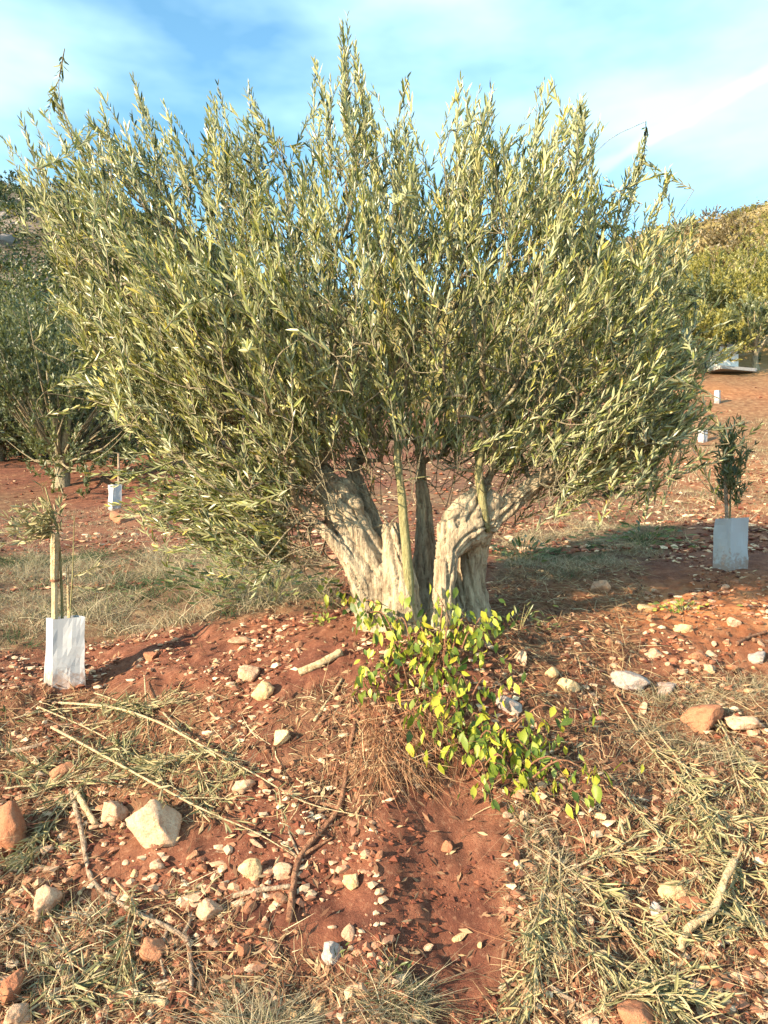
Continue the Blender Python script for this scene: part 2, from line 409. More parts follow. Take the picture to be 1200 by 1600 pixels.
M_ROOTWOOD = bark_mat('brown_root_wood', (.13, .055, .035), (.28, .13, .075), (.42, .24, .14), 45, 45)
M_STAKE = bark_mat('raw_timber', (.44, .30, .16), (.60, .45, .26), (.70, .56, .36), 60, 4)

def guard_mat():
    m, n, l = new_mat('dusty_white_plastic'); t = n.new('ShaderNodeTexCoord'); g = n.new('ShaderNodeNewGeometry')
    s = n.new('ShaderNodeSeparateXYZ'); l.new(t.outputs['Object'], s.inputs[0])
    a = nz(n, l, 26, 5, .65, g.outputs['Position'])
    ad = n.new('ShaderNodeMath'); ad.operation = 'ADD'; l.new(s.outputs[2], ad.inputs[0]); l.new(mapr(n, l, a.outputs[0], .3, .7, -.1, .1), ad.inputs[1])
    c = mixc(n, l, mapr(n, l, ad.outputs[0], .02, .11, .8, 0), (.43, .43, .45), (.29, .19, .15))
    c = mixc(n, l, mapr(n, l, a.outputs[0], .55, .75, 0, .25), c, (.48, .43, .39))
    finish(n, l, c, .5, .4, trans=c, tfac=.12); return m
M_GUARD = guard_mat()
def plain(name, c, rough=.7, spec=.3, var=.12):
    m, n, l = new_mat(name); g = n.new('ShaderNodeNewGeometry'); a = nz(n, l, 18, 5, .6, g.outputs['Position'])
    col = mixc(n, l, mapr(n, l, a.outputs[0], .4, .7, 0, .7), c, tuple(max(q*(1-3*var), 0) for q in c))
    finish(n, l, col, rough, spec, a.outputs[0], .2, .003); return m
M_WHITEWALL = plain('whitewashed_plaster', (.80, .79, .76)); M_GREYSLAB = plain('grey_concrete', (.36, .34, .33))
def vine_mat():
    m, n, l = new_mat('yellow_green_leaf'); oi = n.new('ShaderNodeObjectInfo'); t = n.new('ShaderNodeTexCoord')
    r = ramp(n, [(0, (.04, .08, .014)), (.2, (.11, .18, .022)), (.5, (.26, .31, .033)), (.8, (.42, .42, .045)), (1, (.54, .45, .05))]); l.new(oi.outputs['Random'], r.inputs[0])
    a = nz(n, l, 25, 3, .6, t.outputs['Object'])
    c = mixc(n, l, mapr(n, l, a.outputs[0], .5, .72, 0, .5), r.outputs[0], (.42, .40, .06))
    finish(n, l, c, .45, .4, a.outputs[0], .2, .003, trans=c, tfac=.35); return m
M_VINE = vine_mat()

# ------------------------------------------------------------------ ground: one sheet, finest where the camera stands
GRASS_STRIP = [(-400, 880), (120, 868), (300, 862), (500, 868), (545, 950), (420, 962), (330, 972), (150, 1005), (-400, 1060)]
GRASS_RIGHT = [(770, 838), (900, 822), (1065, 818), (1030, 870), (900, 905), (780, 905)]
LITTER = [
    [(-300, 1085), (130, 1078), (300, 1085), (390, 1170), (350, 1290), (200, 1300), (-300, 1340)],
    [(-300, 1390), (120, 1380), (310, 1450), (330, 1650), (-300, 1650)],
    [(310, 1490), (660, 1530), (660, 1650), (310, 1650)],
    [(815, 1250), (940, 1060), (1500, 1050), (1500, 1650), (780, 1650), (800, 1400)],
    [(430, 1090), (560, 1060), (640, 1230), (560, 1290), (450, 1270)],
    [(770, 890), (1010, 880), (1000, 1060), (860, 1190), (770, 1060)]]
BARE = [(590, 1240), (790, 1270), (780, 1620), (640, 1620), (600, 1400)]
def masks(x, y, z):
    px, py = pix(np.stack([x, y, z], -1))
    g = inpoly(px, py, GRASS_STRIP) & (y > 2.5) | inpoly(px, py, GRASS_RIGHT)
    lt = np.zeros(px.shape, bool)
    for p in LITTER: lt |= inpoly(px, py, p)
    return px, py, g & (y > 1), lt & (y > 1), inpoly(px, py, BARE) & (y > 1)

def axis(lo, hi, fine_lo, fine_hi, step, grow):
    a = list(np.arange(fine_lo, fine_hi, step)); s = step
    v = a[-1]
    while v < hi: s *= grow; v += s; a.append(v)
    s = step; v = a[0]; pre = []
    while v > lo: s *= grow; v -= s; pre.append(v)
    return np.array(pre[::-1]+a)
gx = axis(-260, 260, -2.4, 2.4, .0158, 1.05); gy = axis(-30, 420, 1.9, 5.4, .0158, 1.028)
GX, GY = np.meshgrid(gx, gy); GZ = H(GX, GY)
gpx, gpy, gg, gl, gb = masks(GX, GY, GZ)
def blur(a, k):
    a = a.astype(float)
    for ax in (0, 1):
        p = np.concatenate([np.repeat(np.take(a, [0], ax), k, ax), a, np.repeat(np.take(a, [-1], ax), k, ax)], ax)
        c = np.cumsum(p, ax); c = np.concatenate([np.zeros_like(np.take(c, [0], ax)), c], ax); n = a.shape[ax]
        a = (np.take(c, range(2*k+1, 2*k+1+n), ax)-np.take(c, range(0, n), ax))/(2*k+1)
    return a
dry = np.clip(blur(gg*1.0+gl*.38, 5), 0, 1)
farn = fbm(GX*.35, GY*.35, 5.5+0*GX, 4)
dry = np.maximum(dry, np.clip((GY-7.5)/3, 0, 1)*np.clip(.48+.9*farn+.25*np.clip(GX/GY*2, -1, 1), 0, .85))
hill = np.clip((GY-26-4*farn)/9, 0, 1); rocky = np.clip(.5-GX/np.maximum(GY, 1)*3-.3, 0, 1)
nx, ny = len(gx), len(gy)
i = np.arange(ny-1)[:, None]*nx+np.arange(nx-1)[None]
quads = np.stack([i, i+1, i+nx+1, i+nx], -1).reshape(-1, 4)
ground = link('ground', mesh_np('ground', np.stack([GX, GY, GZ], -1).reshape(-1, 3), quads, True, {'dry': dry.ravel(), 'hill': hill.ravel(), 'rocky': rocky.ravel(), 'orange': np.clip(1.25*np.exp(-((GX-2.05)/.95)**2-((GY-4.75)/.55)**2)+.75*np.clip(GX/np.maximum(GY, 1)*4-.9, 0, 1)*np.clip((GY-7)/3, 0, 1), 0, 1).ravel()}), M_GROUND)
tag(ground, 'red stony soil of the terraced hillside rising to the ridge', kind='structure')

# ------------------------------------------------------------------ the big olive tree
TD = 4.0                                             # its distance from the camera
TSC = TD/FPX                                         # metres per photo pixel there
def tw(px, py, dy=0.0):
    return np.array([(px-600)*TSC, TD+dy, EYE+(800-py)*TSC])
tree_base = np.array([tw(660, 970)[0], TD, float(H(tw(660, 970)[0], TD))])
olive = empty('olive_tree', tree_base, 'old olive tree with split gnarled trunk and wide fan of upright shoots', 'tree')

STEMS = [  # px, py, dy, radius px
    [(606, 1040, .0, 58), (606, 985, -.03, 46), (594, 930, -.06, 39), (568, 868, -.06, 35), (542, 812, -.03, 32), (516, 768, .0, 27), (494, 735, .05, 17)],
    [(626, 1040, -.12, 42), (627, 975, -.17, 33), (626, 915, -.18, 26), (618, 868, -.14, 19), (610, 820, -.06, 12)],
    [(586, 985, -.1, 26), (570, 925, -.14, 18), (548, 876, -.16, 11), (520, 838, -.16, 8.5), (482, 803, -.14, 7)],
    [(608, 900, .06, 24), (592, 850, .1, 19), (570, 795, .12, 16), (552, 745, .15, 12), (546, 712, .17, 10)],
    [(680, 1040, -.1, 34), (684, 970, -.14, 24), (689, 915, -.15, 17), (695, 862, -.13, 17), (704, 822, -.08, 23)],
    [(742, 1040, .04, 48), (738, 970, .1, 34), (736, 915, .12, 28), (740, 862, .1, 28), (744, 820, .04, 32), (758, 790, .0, 29), (772, 770, 0, 20)],
    [(704, 830, -.08, 24), (716, 805, -.07, 22), (738, 778, -.03, 15), (762, 752, 0, 11)],
    [(750, 822, -.0, 22), (782, 800, -.01, 18), (812, 775, .02, 15), (850, 748, .03, 12), (905, 722, .0, 9.5), (985, 690, -.02, 7), (1050, 660, -.02, 5)],
    [(655, 1040, .18, 60), (660, 960, .24, 38), (668, 890, .28, 24), (669, 820, .3, 14), (662, 740, .3, 9)],
    [(692, 860, -.12, 20), (715, 836, -.08, 26), (742, 822, -.03, 28)],
]
acc = Acc()
for k, st in enumerate(STEMS):
    P = [tw(*s[:3]) for s in st]; R = [s[3]*TSC for s in st]
    P, R = smooth_path(P, R, 8*len(st))
    acc.add(*tube(P, R, 14, .12, True, k))
# burls and root flares
for (px, py, dy, r) in [(712, 815, -.10, 20), (735, 800, -.08, 17), (556, 792, -.08, 16), (598, 905, -.15, 20), (536, 772, -.02, 22), (640, 950, -.2, 14), (765, 812, -.04, 17),
                        (650, 1010, -.08, 40), (705, 1010, -.1, 30)]:
    V, T = ico(2); acc.add(tw(px, py, dy)+V*r*TSC*np.array([1, .9, 1.25]), T)
raw = acc.mesh('trunk_raw')
tmp = bpy.data.objects.new('trunk_raw', raw); COL.objects.link(tmp)
rm = tmp.modifiers.new('r', 'REMESH'); rm.mode = 'VOXEL'; rm.voxel_size = .0075
sm = tmp.modifiers.new('s', 'SMOOTH'); sm.iterations = 9; sm.factor = .5
bpy.context.view_layer.update()
dg = bpy.context.evaluated_depsgraph_get()
tme = bpy.data.meshes.new_from_object(tmp.evaluated_get(dg))
bpy.data.objects.remove(tmp); bpy.data.meshes.remove(raw)
nv = len(tme.vertices); co = np.empty(nv*3, np.float32); tme.vertices.foreach_get('co', co); co = co.reshape(-1, 3).astype(float)
no = np.empty(nv*3, np.float32); tme.vertices.foreach_get('normal', no); no = no.reshape(-1, 3)
# fissures and ribs run along each stem
SP, SR, SU, SW, SS = [], [], [], [], []
for k, st in enumerate(STEMS):
    Q, R = smooth_path([tw(*q[:3]) for q in st], [q[3]*TSC for q in st], 8*len(st))
    Tn = nrm(np.gradient(Q, axis=0)); u = nrm(np.cross(Tn[0], [0, 1., 0])); L = np.concatenate([[0], np.cumsum(np.linalg.norm(np.diff(Q, axis=0), axis=1))])
    for j in range(len(Q)):
        u = nrm(u-Tn[j]*np.dot(u, Tn[j])); SP.append(Q[j]); SR.append(R[j]); SU.append(u); SW.append(np.cross(Tn[j], u)); SS.append((L[j], k*3.7))
SP, SR, SU, SW, SS = map(np.array, (SP, SR, SU, SW, SS))
near = np.concatenate([np.argmin(np.linalg.norm(c[:, None]-SP[None], axis=2)-SR[None], axis=1) for c in np.array_split(co, 60)])
off = co-SP[near]; lu = (off*SU[near]).sum(1); lv = (off*SW[near]).sum(1); ang = np.arctan2(lv, lu); ls = SS[near, 0]; lk = SS[near, 1]
tw_ = ang+ls*1.3
rid = 1-np.abs(fbm(np.cos(tw_)*1.25+lk, np.sin(tw_)*1.25, ls*1.7, 2)); rid2 = 1-np.abs(fbm(np.cos(tw_)*4+lk, np.sin(tw_)*4, ls*5, 2))
d = -.024*np.clip(rid, 0, 1)**9+.006-.006*np.clip(rid2, 0, 1)**5+.002*fbm(co[:, 0]*60, co[:, 1]*60, co[:, 2]*35, 2)+.006*perlin(co[:, 0]*7, co[:, 1]*7, co[:, 2]*4)
co = co+no*d[:, None]-tree_base
tme.vertices.foreach_set('co', co.astype(np.float32).ravel()); tme.polygons.foreach_set('use_smooth', np.full(len(tme.polygons), True)); tme.update()
tme.name = 'trunk'
link('trunk', tme, M_BARK, olive)

OUTLINE = [(2, 215), (28, 262), (62, 232), (40, 172), (62, 205), (82, 135), (114, 262), (150, 150), (182, 240), (208, 115), (236, 258), (262, 165), (300, 285), (318, 205), (338, 128), (362, 205), (392, 128), (428, 240), (450, 255), (470, 150), (490, 95), (512, 130),
           (536, 30), (562, 95), (588, 140), (604, 245), (640, 122), (666, 290), (690, 300), (716, 120), (740, 145), (764, 128), (806, 225), (846, 125), (880, 145), (912, 150), (936, 250), (972, 340), (1004, 212), (1022, 270), (1050, 262), (1046, 325), (1076, 338), (1082, 400), (1070, 455), (1092, 478), (1074, 530), (1122, 528), (1090, 600), (1112, 640), (1050, 690),
           (1005, 735), (905, 752), (860, 708), (812, 715), (775, 700), (755, 668), (738, 668), (705, 675), (680, 660), (655, 672), (635, 660), (600, 655), (560, 652), (515, 676), (478, 722), (450, 780), (436, 872), (372, 892), (330, 862), (215, 815), (192, 772), (275, 742), (190, 672), (215, 640), (132, 622), (170, 575), (118, 535), (130, 500), (72, 462), (110, 420), (62, 390), (86, 350), (40, 300)]
OUT = np.array(OUTLINE, float)
def edge_dist(px, py):
    d = np.full(px.shape, 1e9)
    for a, b in zip(OUT, np.roll(OUT, -1, 0)):
        ab = b-a; t = np.clip(((px-a[0])*ab[0]+(py-a[1])*ab[1])/(ab@ab+1e-9), 0, 1)
        d = np.minimum(d, np.hypot(px-a[0]-t*ab[0], py-a[1]-t*ab[1]))
    return d
NS = 3000
tips = []; dirs = []; lens = []
CEN = tw(640, 860)
while len(tips) < NS:
    n = 4000
    px = rng.uniform(0, 1130, n); py = rng.uniform(25, 875, n)
    ok = inpoly(px, py, OUTLINE); px = px[ok]; py = py[ok]
    ed = edge_dist(px, py)
    T = 1.12*np.clip(ed/230, 0, 1)**.55
    T *= np.where(py > 600, np.clip(1-(py-600)/420, .35, 1), 1)
    s = rng.uniform(-1, 1, len(px)); s = np.sign(s)*np.abs(s)**.55
    # light gaps: thinner foliage in places near the top, dense low down on the left
    dens = np.clip(.58+.95*perlin(px/80, py/120, s*1.5), .07, 1)*np.where((ed < 35) & (py < 400), .7, 1)*np.where(py < 430, .72, 1)
    hole = np.maximum(np.exp(-((px-860)/130)**2-((py-560)/75)**2), np.exp(-((px-640)/75)**2-((py-560)/90)**2)); dens = dens*np.where(s < .1, 1-.85*hole, 1)
    dens = dens*np.where(s < 0, np.clip(.75+1.1*perlin(px/150+3, py/110, 0*px+.5), .12, 1), 1)
    k = rng.random(len(px)) < dens
    for a, b, t, q in zip(px[k], py[k], T[k], s[k]):
        dy = t*q+.05
        p = np.array([(a-600)*TSC*(1+.12*dy), TD+dy, EYE+(800-b)*TSC*(1+.12*dy)])
        rad = nrm(p-CEN)
        up = np.array([0, 0, 1.])
        low = np.clip((b-480)/300, 0, 1)
        d = nrm(rad*(1.0+.35*low)+up*(.42-.22*low)+rng.normal(size=3)*np.array([.30, .34, .26])*(1+.5*low)*(2.3 if rng.random() < .2 else 1))
        tips.append(p); dirs.append(d); lens.append(rng.uniform(.24, .52)*(1+.2*(b < 350)))
        if len(tips) >= NS: break
# tall single leaders on the outline
for (a, b) in [(537, 24), (534, 40), (548, 62), (560, 95), (490, 98), (208, 118), (82, 140), (6, 218), (45, 175), (160, 145), (338, 130), (392, 130), (640, 124), (716, 122), (764, 128), (846, 126), (912, 152), (1004, 214), (1048, 262), (1078, 338), (1120, 530), (1108, 640), (945, 190), (262, 168)]:
    for q in range(2):
        p = tw(a+rng.normal()*5, b+q*14, rng.normal()*.02); rad = nrm(p-CEN)
        tips.append(p); dirs.append(nrm(rad*.9+np.array([0, 0, .55])+rng.normal(size=3)*.08)); lens.append(rng.uniform(.5, .62))
# low boughs that reach out sideways
for (a, b) in [(130, 538), (134, 620), (190, 672), (196, 770), (225, 802), (372, 888), (74, 462), (64, 392), (300, 850), (436, 866), (160, 580), (250, 745), (1120, 530), (1110, 640), (1064, 690), (1090, 480), (1004, 732), (1040, 600), (940, 745)]:
    for q in range(7):
        p = tw(a+rng.normal()*22, b+rng.normal()*20, rng.normal()*.12); rad = nrm(p-tw(640, 760))
        tips.append(p); dirs.append(nrm(rad+np.array([0, 0, .12])+rng.normal(size=3)*.2)); lens.append(rng.uniform(.35, .55))
tips = np.array(tips); dirs = np.array(dirs); lens = np.array(lens)
bases = tips-dirs*lens[:, None]

def skeleton(bases, roots, bf=.55):
    """greedy balanced tree from the stem ends to the shoot bases"""
    R0 = len(roots); P = np.vstack([roots, bases]); n = len(P)
    par = np.full(n, -1); path = np.zeros(n); best = np.full(n, 1e9); bp = np.full(n, -1); done = np.zeros(n, bool)
    grp = np.zeros(n, int); order = []
    def relax(j):
        d = np.linalg.norm(P-P[j], axis=1)
        c = d+bf*(path[j]+d)
        u = (~done) & (c < best); best[u] = c[u]; bp[u] = j
    for r in range(R0): done[r] = True; grp[r] = r
    for r in range(R0): relax(r)
    for _ in range(n-R0):
        c = np.where(done, 1e9, best); j = int(np.argmin(c)); p = bp[j]
        done[j] = True; par[j] = p; grp[j] = grp[p]; path[j] = path[p]+np.linalg.norm(P[j]-P[p]); order.append(j); relax(j)
    cnt = np.ones(n)
    for j in reversed(order): cnt[par[j]] += cnt[j]
    return P, par, cnt, grp, order
ROOTS = [(500, 738, .05), (484, 804, -.13), (560, 718, .14), (608, 822, -.06), (762, 755, 0), (850, 748, .03), (770, 775, 0), (662, 742, .27), (925, 714, 0), (1045, 662, -.02)]
roots = np.array([tw(*r) for r in ROOTS])
P, par, cnt, grp, order = skeleton(bases, roots)
limbs = [Acc() for _ in ROOTS]; twigs = limbs
def seg_tube(acc, a, b, ra, rb, da, sides):
    L = np.linalg.norm(b-a); m = (a+b)/2+da*L*.12+rng.normal(size=3)*L*.03
    Q, R = smooth_path([a, m, b], [ra, (ra+rb)/2, rb], 4 if L < .25 else 7)
    V, T = tube(Q, R, sides, 0, False); acc.add(V-tree_base, T)
rad_of = lambda c: .0019*c**.46
for j in order:
    p = par[j]; a, b = P[p], P[j]
    ra, rb = min(rad_of(cnt[j])*1.1, .035), min(rad_of(cnt[j]), .033)
    da = nrm(P[p]-P[par[p]]) if par[p] >= 0 else np.array([0, 0, 1.])
    seg_tube(limbs[grp[j]], a, b, ra, rb, da, 6 if cnt[j] > 12 else 4)
LP, LA, LN, LL, LW, LC, LT = [], [], [], [], [], [], []
for k in range(len(tips)):
    a, b = bases[k], tips[k]; L = lens[k]
    side = nrm(np.cross(dirs[k], rng.normal(size=3)))
    Q, R = smooth_path([a, (a+b)/2+side*L*rng.uniform(0, .15), b], [.0026, .0019, .0009], 5)
    V, T = tube(Q, R, 3, 0, False); limbs[grp[len(roots)+k]].add(V-tree_base, T)
    nn = int(L/.0225)
    t = np.linspace(.05, 1, nn); C = np.stack([np.interp(t, np.linspace(0, 1, 5), Q[:, q]) for q in range(3)], -1)
    ax = dirs[k]; e1 = nrm(np.cross(ax, [.3, .2, 1.])); e2 = np.cross(ax, e1)
    ph = rng.uniform(0, 6.28); base_t = np.clip(rng.normal(.47, .20), 0, 1); lsz = rng.uniform(.82, 1.15)
    for s in (0, math.pi):
        an = ph+np.arange(nn)*(math.pi/2+.25)+s+rng.normal(size=nn)*.3
        out = np.cos(an)[:, None]*e1+np.sin(an)[:, None]*e2
        sp = np.clip(rng.normal(.68, .26, nn), .12, 1.4)*(1-.4*t)
        keep = rng.random(nn) < .86
        A = nrm(ax+out*sp[:, None]+np.array([0, 0, .06]))
        N = nrm(np.cross(np.cross(A, out), A)*-1+rng.normal(size=(nn, 3))*.55)     # upper face turned to the shoot's tip
        N = nrm(ax-A*(A@ax)[:, None]+rng.normal(size=(nn, 3))*.7)
        l = lsz*rng.uniform(.038, .074, nn)*np.where(t > .93, .75, 1)
        LP.append(C[keep]); LA.append(A[keep]); LN.append(N[keep]); LL.append(l[keep]); LW.append((l*rng.uniform(.16, .225, nn))[keep])
        LC.append(rng.normal(.02, .1, nn)[keep]); LT.append(np.clip(base_t+rng.normal(0, .22, nn)+.12*(t > .8), 0, 1)[keep])
LP = np.concatenate(LP)
# the farmer keeps the trunk and the fork clean of leaves
tx, tz = 600+(LP[:, 0])/TSC, 800-(LP[:, 2]-EYE)/TSC
CLEAN = [(455, 960), (452, 812), (478, 760), (520, 715), (560, 700), (600, 715), (640, 712), (700, 705), (740, 728), (780, 742), (840, 732), (872, 745), (800, 830), (790, 960)]
kk = ~(inpoly(tx, tz, CLEAN) & (LP[:, 1] < TD+.25))
LA, LN, LL, LW, LC, LT = (np.concatenate(q)[kk] for q in (LA, LN, LL, LW, LC, LT)); LP = LP[kk]-tree_base
V, T, A = leaves(LP, LA, LN, LL, LW, LC, LT)
print('olive leaves', len(LP))
crown = link('crown', mesh_np('crown', V, T, False, {'tint': A}), M_OLIVE, olive); crown['kind'] = 'stuff'
for a in limbs:
    if a.n: link('limb', a.mesh('limb'), M_LIMB, olive)
# pale green sucker that stands in front of the fork
SK = [(632, 960, -.2, 16), (636, 925, -.235, 9.5), (634, 870, -.225, 7.5), (629, 812, -.2, 6.8), (626, 770, -.19, 6.2), (620, 725, -.165, 5.6), (619, 690, -.14, 4.5), (608, 640, -.1, 3)]
Q, R = smooth_path([tw(*s[:3]) for s in SK], [s[3]*TSC for s in SK], 26); sa = Acc(); V, T = tube(Q, R, 8, .12); sa.add(V-tree_base, T)
Q, R = smooth_path([tw(630, 754, -.18), tw(645, 750, -.2), tw(668, 747, -.2)], [.007, .005, .003], 8); V, T = tube(Q, R, 5); sa.add(V-tree_base, T)
sk = link('sucker', sa.mesh('sucker'), M_SUCKER, olive); sk['label'] = 'straight yellow green sucker shoot in front of the fork'
for pts in ([(760, 830, -.07, 4), (752, 800, -.1, 7), (748, 770, -.1, 7), (745, 735, -.08, 6), (755, 690, -.05, 4)],):
    Q, R = smooth_path([tw(*s[:3]) for s in pts], [s[3]*TSC for s in pts], 18); sa = Acc(); V, T = tube(Q, R, 7, .15); sa.add(V-tree_base, T)
    link('sucker', sa.mesh('sucker'), M_SUCKER, olive)

# ------------------------------------------------------------------ background trees and shrubs
def far_tree_meshes(seed, height, width, n_leaf, leaf, trunk_h):
    r = np.random.default_rng(seed)
    c = Acc(); tr = Acc()
    hub = np.array([0, 0, trunk_h])
    for k in range(3):
        a = r.uniform(0, 6.28); e = hub+np.array([math.cos(a), math.sin(a), 0])*width*.12+np.array([0, 0, height*.16])
        Q, R = smooth_path([[math.cos(a)*.12*height/4, math.sin(a)*.12*height/4, -.2], hub*.8, e, e+np.array([math.cos(a)*width*.12, math.sin(a)*width*.12, height*.25])], np.array([.15, .12, .06, .015])*height/4, 14)
        tr.add(*tube(Q, R, 8, .3, True, seed+k))
    ns = n_leaf//26; pts = []
    lobes = [(r.normal(size=3)*np.array([.24, .24, .2])*width*.9, r.uniform(.5, .85)) for _ in range(9)]
    cen = np.array([0, 0, trunk_h*.75+(height-trunk_h*.75)*.40])
    for _ in range(ns):
        o, s = lobes[r.integers(9)]
        d = nrm(r.normal(size=3)); p = cen+o*np.array([1, 1, .8])+d*np.array([width*.34, width*.34, (height-trunk_h*.7)*.40])*s*r.uniform(.55, 1.08)
        ax = nrm(nrm(p-hub)*.8+np.array([0, 0, .5])+r.normal(size=3)*.25); L = r.uniform(.3, .6)
        t = r.uniform(0, 1, 26); C = p+ax*(t-.6)[:, None]*L
        A = nrm(ax+r.normal(size=(26, 3))*.5); N = nrm(r.normal(size=(26, 3))+[0, 0, .6])
        l = leaf*r.uniform(.7, 1.25, 26); b = r.normal(.45, .18)
        c.add(*[q for q in small_leaves(C, A, N, l, l*.32, r.normal(0, .1, 26), np.clip(b+r.normal(0, .15, 26), 0, 1))])
        if _ % 9 == 0:
            Q, R = smooth_path([hub, (hub+p)/2+r.normal(size=3)*.1, p], [.035, .02, .006], 5); tr.add(*tube(Q, R, 4, 0, False))
    return tr.mesh('trunk'), c.mesh('crown', False)
def put_tree(name, meshes, mats, px, py, label, group, s=1., rz=0., cat='tree', at=None):
    p = hit(px, py) if at is None else np.array([at[0], at[1], float(H(*at))])
    e = empty(name, p, label, cat, group); e.scale = (s, s, s); e.rotation_euler = (0, 0, rz)
    for nme, me, mt in zip(('trunk', 'crown'), meshes, mats):
        o = link(nme, me, mt, e)
        if nme == 'crown': o['kind'] = 'stuff'
    return e
FT = [far_tree_meshes(21+k, 4.4, 4.6, 30000, .11, .5) for k in range(2)]
FT2 = far_tree_meshes(31, 3.6, 4.0, 5200, .17, .7)
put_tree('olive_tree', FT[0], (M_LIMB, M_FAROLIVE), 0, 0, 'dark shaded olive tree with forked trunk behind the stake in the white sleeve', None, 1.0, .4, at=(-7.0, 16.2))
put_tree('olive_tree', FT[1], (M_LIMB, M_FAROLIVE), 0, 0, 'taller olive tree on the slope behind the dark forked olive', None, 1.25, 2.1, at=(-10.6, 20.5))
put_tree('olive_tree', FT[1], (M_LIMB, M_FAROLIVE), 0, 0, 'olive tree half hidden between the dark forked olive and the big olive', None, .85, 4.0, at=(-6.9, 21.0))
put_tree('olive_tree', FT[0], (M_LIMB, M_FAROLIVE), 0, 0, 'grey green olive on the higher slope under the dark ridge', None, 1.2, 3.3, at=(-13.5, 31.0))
SH = far_tree_meshes(41, 1.7, 2.6, 3200, .12, .25)
put_tree('shrub', SH, (M_LIMB, M_DARKLEAF), 240, 702, 'dark evergreen shrub on the red slope behind the lowest olive boughs', None, .95, 0, 'shrub')
put_tree('shrub', SH, (M_LIMB, M_DARKLEAF), 160, 640, 'dark green shrub between the background olive and the big olive', None, 1.25, 2, 'shrub')
FT2b = (FT2[0].copy(), FT2[1].copy()); [m.materials.clear() for m in FT2b]
for (px, py, s, rz, b) in [(1180, 578, .95, 0, 0), (1085, 585, .9, 2, 1), (1010, 592, 1.0, 4, 0), (1230, 560, 1.1, 5, 1), (1150, 520, 1.0, 1, 1), (1070, 530, 1.0, 3, 0), (1205, 505, 1.1, 2.5, 1), (960, 560, 1.0, 1.3, 0), (1110, 480, 1.1, .3, 1), (1170, 455, 1.1, 4.4, 1), (900, 560, 1, 5, 0), (1255, 470, 1.2, 3, 0)]:
    put_tree('grove_tree', FT2b if b else FT2, (M_LIMB, M_YELLOWSCRUB if b else M_FAROLIVE), px, py, 'yellow green bushy tree in the grove above the red terrace' if b else 'grey green bushy tree in the grove above the red terrace', 'grove trees above the red terrace', s, rz)
# scrub on the hill: bushes one can tell apart, and the low cover between them
HS = [far_tree_meshes(51+k, 1.5, 2.6, 1300, .2, .15) for k in range(2)]
HSm = {}
def hsm(k, mat):
    if (k, mat.name) not in HSm:
        a, b = HS[k][0].copy(), HS[k][1].copy(); a.materials.clear(); b.materials.clear(); HSm[(k, mat.name)] = (a, b)
    return HSm[(k, mat.name)]
r2 = np.random.default_rng(5); nb = 0
while nb < 130:
    y = r2.uniform(42, 125); sgn = 1 if nb % 2 else -1
    x = sgn*y*r2.uniform(.28, .62)
    dark = sgn < 0
    mt = M_DARKLEAF if (dark and r2.random() < .7) else (M_BROWNSCRUB if r2.random() < .5 else (M_YELLOWSCRUB if r2.random() < .5 else M_FAROLIVE))
    cw = {'dark_shrub_leaf': 'dark', 'brown_scrub_leaf': 'brown', 'yellow_scrub_leaf': 'yellow green', 'far_olive_leaf': 'grey green'}[mt.name]
    lab = (cw+' scrub bush on the rocky ridge behind the dark forked olive' if dark else 'low round '+cw+' scrub bush on the dry hill above the grove')
    put_tree('scrub_bush', hsm(nb % 2, mt), (M_LIMB, mt), 0, 0, lab, 'scrub bushes on the dark ridge' if dark else 'scrub bushes on the dry hill', r2.uniform(.7, 1.6), r2.uniform(0, 6), 'shrub', (x, y)); nb += 1
n = 6000
y = r2.uniform(30, 128, n); x = y*r2.uniform(-.7, .7, n); k = fbm(x*.09, y*.09, 4.4+0*x, 3) > -.1; x, y = x[k], y[k]
ac = Acc(); nn = len(x); m = 9
Pc = np.repeat(np.stack([x, y, H(x, y)], -1), m, 0)+r2.normal(size=(nn*m, 3))*np.array([.35, .35, .14])+[0, 0, .15]
l = r2.uniform(.25, .55, nn*m)
ac.add(*small_leaves(Pc, nrm(r2.normal(size=(nn*m, 3))*[1, 1, .4]+[0, 0, .6]), nrm(r2.normal(size=(nn*m, 3))), l, l*.45, r2.normal(0, .1, nn*m), np.clip(np.repeat(r2.normal(.5, .25, nn), m)+r2.normal(0, .1, nn*m), 0, 1)))
sc = link('hill_scrub_vegetation', ac.mesh('hill_scrub', False), M_YELLOWSCRUB); tag(sc, 'low yellowish scrub covering the far hillside', 'scrub', kind='stuff')
n = 5200; y = r2.uniform(24, 120, n); x = -y*r2.uniform(.2, .75, n); ac = Acc(); m = 16
Pc = np.repeat(np.stack([x, y, H(x, y)], -1), m, 0)+r2.normal(size=(n*m, 3))*np.array([.4, .4, .22])+[0, 0, .25]; l = r2.uniform(.25, .5, n*m)
ac.add(*small_leaves(Pc, nrm(r2.normal(size=(n*m, 3))*[1, 1, .4]+[0, 0, .6]), nrm(r2.normal(size=(n*m, 3))), l, l*.45, r2.normal(0, .1, n*m), np.clip(np.repeat(r2.normal(.45, .28, n), m)+r2.normal(0, .1, n*m), 0, 1)))
sc_r = Acc(); n3 = 1100; y3 = r2.uniform(55, 130, n3); x3 = y3*r2.uniform(.2, .75, n3)
P3 = np.repeat(np.stack([x3, y3, H(x3, y3)], -1), m, 0)+r2.normal(size=(n3*m, 3))*np.array([.5, .5, .25])+[0, 0, .3]; l3 = r2.uniform(.25, .55, n3*m)
